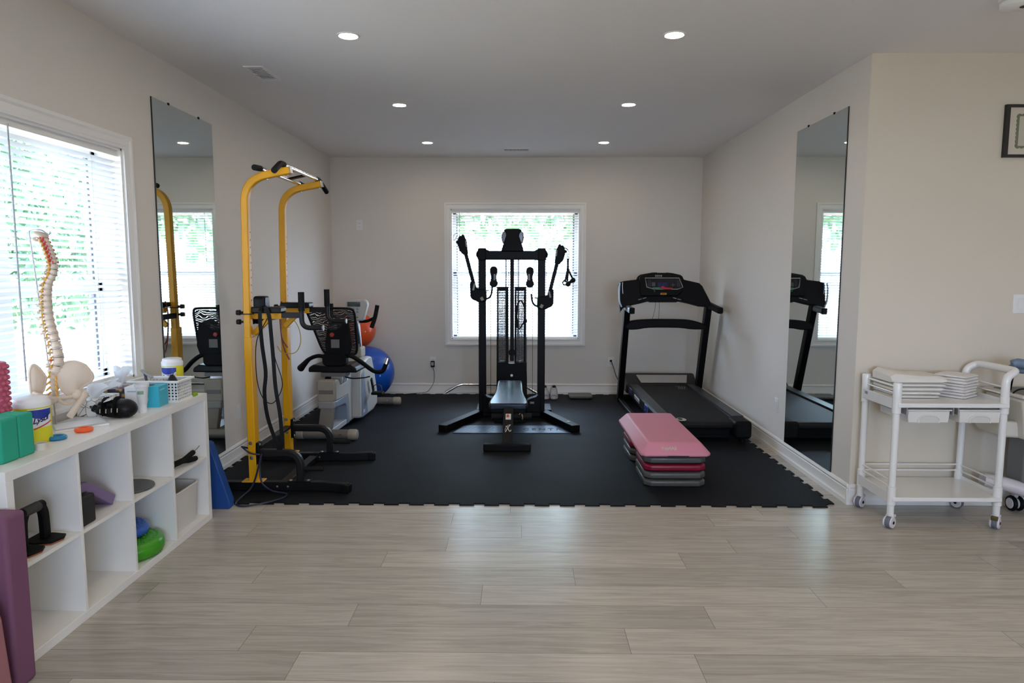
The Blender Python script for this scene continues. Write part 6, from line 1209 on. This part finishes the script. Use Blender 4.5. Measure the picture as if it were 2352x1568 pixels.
for z, nm in ((0.162, 'lower_shelf'), (0.702, 'upper_shelf')):
    s_ = part(nm, MB().box(PX0 - 0.005, PX1 + 0.012, PYF - 0.028, PYB + 0.02, z, z + 0.024), CW, ct, bevel=0.004)
    part('side_apron', MB().box(PX0 - 0.021, PX0 - 0.014, PYF, PYB, z - 0.012, z + 0.048), CW, s_, bevel=0.002)
    part('side_apron', MB().box(PX1 + 0.004, PX1 + 0.012, PYF, PYB, z - 0.002, z + 0.045), CW, s_, bevel=0.002)
    for zz in (z + 0.075, z + 0.112):
        for a, b_ in (((PX0, PYF, zz), (PX0, PYB, zz)), ((PX1, PYF, zz), (PX1, PYB, zz)), ((PX0, PYB, zz), (PX1, PYB, zz))):
            part('guard_rail', MB().cyl(a, b_, 0.005, n=10), CW, s_)
part('label_plate', MB().box(PX0 - 0.0225, PX0 - 0.0212, 4.12, 4.15, 0.722, 0.738), mat('label_dark_frame', (0.25, 0.25, 0.28), 0.4), ct, smooth=False)
# push handle at the right end
part('push_handle', MB().tube(fillet([(PX1, PYF, 0.74), (PX1, PYF, 0.872), (PX1 + 0.062, PYF + 0.01, 0.905), (PX1 + 0.062, PYB - 0.01, 0.905), (PX1, PYB, 0.872), (PX1, PYB, 0.74)], [0.05, 0.03, 0.05, 0.05], 6), 0.0215, 14), CW, ct)
# drawers
DRW = mat('drawer_white', (0.70, 0.68, 0.64), 0.4)
for x0, x1 in ((2.176, 2.412), (2.462, 2.695)):
    ay0 = PYF - 0.005
    xm = (x0 + x1) / 2
    arch = [(x0 + 0.062, 0.6135)] + [(xm + 0.06 * math.cos(t_), 0.628 + 0.028 * math.sin(t_)) for t_ in [PI - PI * q / 8 for q in range(9)]] + [(x1 - 0.062, 0.6135)]
    d_ = part('drawer', MB().prism([(x0 + 0.006, ay0, 0.612), (x1 - 0.006, ay0, 0.612), (x1, ay0, 0.68), (x0, ay0, 0.68)], (0, 0.31, 0)), DRW, ct, bevel=0.006)
    part('drawer_lip', MB().box(x0 - 0.006, x1 + 0.006, ay0 - 0.008, ay0 + 0.31, 0.681, 0.689), DRW, d_, bevel=0.002)
    part('finger_pull', MB().tube([(x, ay0 - 0.002, z) for x, z in arch], 0.0045, 8), DRW, d_)
    part('pull_recess', MB().prism([(x, ay0 + 0.002, z) for x, z in arch], (0, -0.003, 0)), mat('drawer_recess', (0.62, 0.60, 0.56), 0.5), d_)
    for xr in (x0 - 0.014, x1 + 0.008): part('drawer_rail', MB().box(xr, xr + 0.006, PYF - 0.015, PYF + 0.30, 0.66, 0.70), mat('rail_mid_grey', (0.30, 0.28, 0.28), 0.4), d_)
# casters
TY = mat('caster_grey', (0.13, 0.15, 0.19), 0.5)
def caster(x, y, rz, brake):
    r_ = Matrix.Translation((x, y, 0)) @ Matrix.Rotation(rz, 4, 'Z')
    c_ = part('caster', MB().box(-0.022, 0.022, -0.012, 0.030, 0.062, 0.080).xf(r_), CWH, ct, bevel=0.006)
    for sx_ in (-1, 1): part('wheel_cover', MB().lathe([(0, -0.004), (0.03, -0.004), (0.033, 0.0), (0.03, 0.006), (0, 0.007)] if sx_ > 0 else [(0, -0.007), (0.03, -0.006), (0.033, 0.0), (0.03, 0.004), (0, 0.004)], (sx_ * 0.017, -0.004, 0.036), 'x', 22).xf(r_), CWH, c_)
    part('hub', MB().lathe([(0, -0.026), (0.009, -0.026), (0.009, 0.026), (0, 0.026)], (0, -0.004, 0.036), 'x', 14).xf(r_), BLACKM, c_)
    part('wheel', MB().lathe([(0, -0.012), (0.032, -0.012), (0.0355, -0.006), (0.0345, 0.0), (0.0355, 0.006), (0.032, 0.012), (0, 0.012)], (0, -0.004, 0.0358), 'x', 26).xf(r_), TY, c_)
    if brake: part('brake_pedal', MB().obox((0, -0.030, 0.066), (0.034, 0.02, 0.022), (0.25, 0, 0)).xf(r_), mat('brake_olive', (0.09, 0.085, 0.025), 0.5), c_, bevel=0.003)
caster(PX0, PYF, -0.95, False); caster(PX1, PYF, -0.80, True); caster(PX0, PYB, -0.95, False); caster(PX1, PYB, 0.5, False)

# towels folded on the cart
def towel_mesh(x0, x1, y0, y1, z0, th, seed, droop=0.0, hump=0.0):
    rnd = random.Random(seed); n = 12; vs = []; fs = []; prof = []
    # rounded fold at the front, layered edge at the back
    ph = [rnd.uniform(0, 6) for _ in range(3)]
    top = []; bot = []
    for j in range(n + 1):
        for i in range(n + 1):
            u_, v_ = i / n, j / n
            x = x0 + (x1 - x0) * u_; y = y0 + (y1 - y0) * v_
            e = 1 - 0.35 * max(0, 1 - v_ / 0.08) ** 2 - 0.25 * max(0, 1 - u_ / 0.06) ** 2 - 0.25 * max(0, 1 - (1 - u_) / 0.06) ** 2
            wv = 0.0018 * math.sin(5 * u_ + ph[0]) + 0.0014 * math.sin(6 * v_ + ph[1])
            top.append((x, y, z0 + th * e + wv * (th / 0.02) * 0.6 - droop * u_ * u_ + hump * e * math.exp(-((u_ - 0.12) / 0.3) ** 2) * (0.5 + 0.5 * v_))); bot.append((x, y, z0 + th * (1 - e) * 0.5 - droop * u_ * u_))
    k = (n + 1) ** 2; vs = top + bot; ix = lambda i, j: j * (n + 1) + i
    for j in range(n):
        for i in range(n):
            fs.append((ix(i, j), ix(i + 1, j), ix(i + 1, j + 1), ix(i, j + 1))); fs.append((k + ix(i, j), k + ix(i, j + 1), k + ix(i + 1, j + 1), k + ix(i + 1, j)))
    for i in range(n):
        fs += [(ix(i + 1, 0), ix(i, 0), k + ix(i, 0), k + ix(i + 1, 0)), (ix(i, n), ix(i + 1, n), k + ix(i + 1, n), k + ix(i, n)), (ix(0, i), ix(0, i + 1), k + ix(0, i + 1), k + ix(0, i)), (ix(n, i + 1), ix(n, i), k + ix(n, i), k + ix(n, i + 1))]
    return MB().add(vs, fs)
TW = mat('towel_white', (0.74, 0.715, 0.665), 0.95, bump=0.5, bscale=500); TW2 = mat('cloth_white', (0.78, 0.755, 0.73), 0.95, bump=0.4, bscale=600)
z = 0.7265
names = ['lowest', 'second lowest', 'third from the bottom', 'fourth from the bottom', 'topmost thick']
for k, (th, a, b_, c_) in enumerate(((0.020, 2.150, 2.430, 3.965), (0.022, 2.148, 2.432, 3.96), (0.024, 2.146, 2.450, 3.955), (0.020, 2.142, 2.455, 3.955), (0.040, 2.140, 2.460, 3.95))):
    single('folded_towel', towel_mesh(a, b_, c_, 4.168, z, th, k + 1, hump=0.03 if k == 4 else 0.0), TW, f'{names[k]} white towel of the left stack on the cart', 'towel', ((a + b_) / 2, 4.06, z), group='folded towels on the cart')
    z += th + 0.0008
z = 0.7265
ordn = ['lowest', 'second', 'third', 'fourth', 'fifth', 'sixth', 'seventh', 'topmost']
for k in range(8):
    th = 0.0165 if k < 7 else 0.012
    a = 2.470 + 0.004 * math.sin(k * 2.1); b_ = 2.672 + 0.005 * math.sin(k * 1.7 + 1)
    cm = Matrix.Translation((2.575, 4.058, 0)) @ Matrix.Rotation(0.62 + 0.03 * math.sin(k * 1.3), 4, 'Z') @ Matrix.Translation((-2.575, -4.058, 0))
    single('folded_cloth', towel_mesh(a + 0.017, b_ - 0.012, 3.973 + 0.003 * math.sin(k), 4.143, z, th, 20 + k).xf(cm), TW2, f'{ordn[k]} cloth{" from the bottom" if 0 < k < 7 else ""} of the right white stack on the cart', 'cloth', ((a + b_) / 2, 4.07, z), group='folded cloths on the cart')
    z += th + 0.0006

# ================================================================= WALL PICTURE
pc = thing('framed_certificate', 'black framed certificate with a green scalloped border on the warm-lit wall', 'framed certificate', (3.08, YC, 2.285))
fx0, fx1, fz0, fz1 = 2.863, 3.30, 2.133, 2.438
fr_ = MB()
for x0, x1, z0, z1 in ((fx0, fx0 + 0.024, fz0, fz1), (fx1 - 0.024, fx1, fz0, fz1), (fx0 + 0.024, fx1 - 0.024, fz0, fz0 + 0.016), (fx0 + 0.024, fx1 - 0.024, fz1 - 0.016, fz1)): fr_.box(x0, x1, YC - 0.022, YC - 0.001, z0, z1)
part('frame', fr_, mat('frame_black', (0.006, 0.006, 0.006), 0.4), pc, smooth=False)
part('mount', MB().box(fx0 + 0.022, fx1 - 0.022, YC - 0.010, YC - 0.006, fz0 + 0.014, fz1 - 0.014), mat('mount_paper', (0.62, 0.56, 0.47), 0.7), pc, smooth=False)
bx0, bx1, bz0, bz1 = 2.937, 3.226, 2.190, 2.381
sc_pts = []
def scal(a, b_, n, nrm):
    for i in range(n):
        for q in range(4):
            t_ = (i + q / 4) / n; sc_pts.append((a[0] + (b_[0] - a[0]) * t_ + nrm[0] * 0.006 * abs(math.sin(PI * (q / 4))), a[1] + (b_[1] - a[1]) * t_ + nrm[1] * 0.006 * abs(math.sin(PI * (q / 4)))))
scal((bx0, bz0), (bx1, bz0), 12, (0, -1)); scal((bx1, bz0), (bx1, bz1), 8, (1, 0)); scal((bx1, bz1), (bx0, bz1), 12, (0, 1)); scal((bx0, bz1), (bx0, bz0), 8, (-1, 0))
part('border', MB().xz(sc_pts, YC - 0.0112, YC - 0.0105), mat('border_green', (0.17, 0.18, 0.10), 0.7), pc, smooth=False)
part('paper', MB().box(bx0 + 0.012, bx1 - 0.012, YC - 0.0120, YC - 0.0112, bz0 + 0.010, bz1 - 0.010), mat('paper_cream', (0.52, 0.49, 0.40), 0.7), pc, smooth=False)
lnm = MB()
for q, (wd, z_) in enumerate(((0.16, 2.345), (0.20, 2.315), (0.14, 2.29), (0.19, 2.262), (0.19, 2.245), (0.12, 2.222))): lnm.box(3.081 - wd / 2, 3.081 + wd / 2, YC - 0.0124, YC - 0.0119, z_ - 0.003, z_ + 0.003)
part('print_lines', lnm, mat('print_faint', (0.40, 0.38, 0.31), 0.7), pc, smooth=False)

# ================================================================= THERAPY TROLLEY at the right edge
tt = thing('therapy_trolley', 'cream therapy trolley with grey skirt and castors behind the white cart', 'trolley', (3.10, 4.0, 0))
CRM = mat('trolley_cream', (0.66, 0.63, 0.565), 0.4); GSK = mat('skirt_grey', (0.17, 0.17, 0.17), 0.55)
part('cabinet', MB().prism([(x, 3.86, z) for x, z in ((2.865, 0.502), (3.34, 0.492), (3.34, 0.735), (2.835, 0.74))], (0, 0.33, 0)), CRM, tt, bevel=0.02, seg=3)
part('cabinet_lid', MB().box(2.825, 3.35, 3.85, 4.20, 0.742, 0.760), CRM, tt, bevel=0.008)
part('lid_recess', MB().xy(rrect(2.86, 3.32, 3.88, 4.17, 0.03), 0.760, 0.7615), mat('recess_grey', (0.13, 0.13, 0.125), 0.4), tt)
part('side_tray', MB().xz([(2.745, 0.60), (2.765, 0.525), (2.79, 0.508), (2.90, 0.502), (2.90, 0.60)], 3.92, 4.15), CRM, tt, bevel=0.015)
part('skirt', MB().box(2.99, 3.30, 4.02, 4.18, 0.17, 0.50), GSK, tt, bevel=0.02)
part('base_foot', MB().tube(spline([(2.80, 4.10, 0.205), (2.92, 4.08, 0.185), (3.02, 4.02, 0.16), (3.15, 3.92, 0.135), (3.26, 3.85, 0.11)], 6), 0.042, 12), CWH, tt)
part('base_foot', MB().tube(spline([(3.02, 4.12, 0.19), (3.15, 4.12, 0.17), (3.30, 4.12, 0.12)], 5), 0.040, 12), CWH, tt)
for x, y in ((3.03, 4.13), (3.27, 3.84), (3.30, 4.13)):
    c_ = part('castor', MB().box(x - 0.012, x + 0.012, y - 0.01, y + 0.015, 0.085, 0.14), CWH, tt)
    for s_ in (-1, 1):
        w_ = part('castor_wheel', MB().lathe([(0.028, -0.011), (0.044, -0.010), (0.0475, 0), (0.044, 0.010), (0.028, 0.011)], (x + s_ * 0.020, y, 0.0478), 'x', 24), BLACKM, c_)
    part('castor_disc', MB().lathe([(0, -0.036), (0.030, -0.034), (0.033, -0.03), (0.033, 0.03), (0.03, 0.034), (0, 0.036)], (x, y, 0.0478), 'x', 24), CWH, c_)
part('hose', MB().tube(spline([(2.99, 3.98, 0.49), (3.0, 3.95, 0.40), (3.02, 3.93, 0.34), (3.08, 3.91, 0.31), (3.16, 3.90, 0.30)], 6), 0.006, 8), mat('hose_grey', (0.5, 0.5, 0.5), 0.3), tt)
part('arm_post', MB().bar([(2.885, 4.06, 0.76), (2.875, 4.03, 0.87)], 0.022, 0.03), BLACKM, tt, bevel=0.004)
part('cable', MB().tube(spline([(2.835, 3.95, 0.745), (2.842, 3.95, 0.765), (2.862, 3.95, 0.78), (2.90, 3.96, 0.785), (2.96, 3.98, 0.775), (3.02, 4.0, 0.764)], 5), 0.0045, 8), BLACKM, tt)
hr = thing('headrest_cushion', 'blue grey padded headrest on top of the therapy trolley', 'headrest', (2.90, 3.98, 0.87))
HB = mat('headrest_blue', (0.14, 0.20, 0.28), 0.5)
part('upper_pad', MB().tube(spline([(2.825, 3.96, 0.928), (2.845, 3.955, 0.936), (2.88, 3.95, 0.933), (2.96, 3.95, 0.915), (3.05, 3.96, 0.895)], 6), [0.016] + [0.024] * 6 + [0.027] * 12 + [0.022] * 6, 14), HB, hr)
part('lower_pad', MB().tube(spline([(2.825, 3.975, 0.912), (2.845, 3.98, 0.903), (2.88, 3.985, 0.893), (2.97, 3.99, 0.885)], 6), [0.010] + [0.016] * 6 + [0.02] * 12, 12), HB, hr)
part('pad_bracket', MB().bar([(2.845, 3.98, 0.892), (2.86, 4.02, 0.872)], 0.03, 0.02).obox((2.872, 4.025, 0.873), (0.05, 0.03, 0.012), (0, 0.2, 0)), mat('bracket_cream', (0.55, 0.52, 0.47), 0.4), hr)
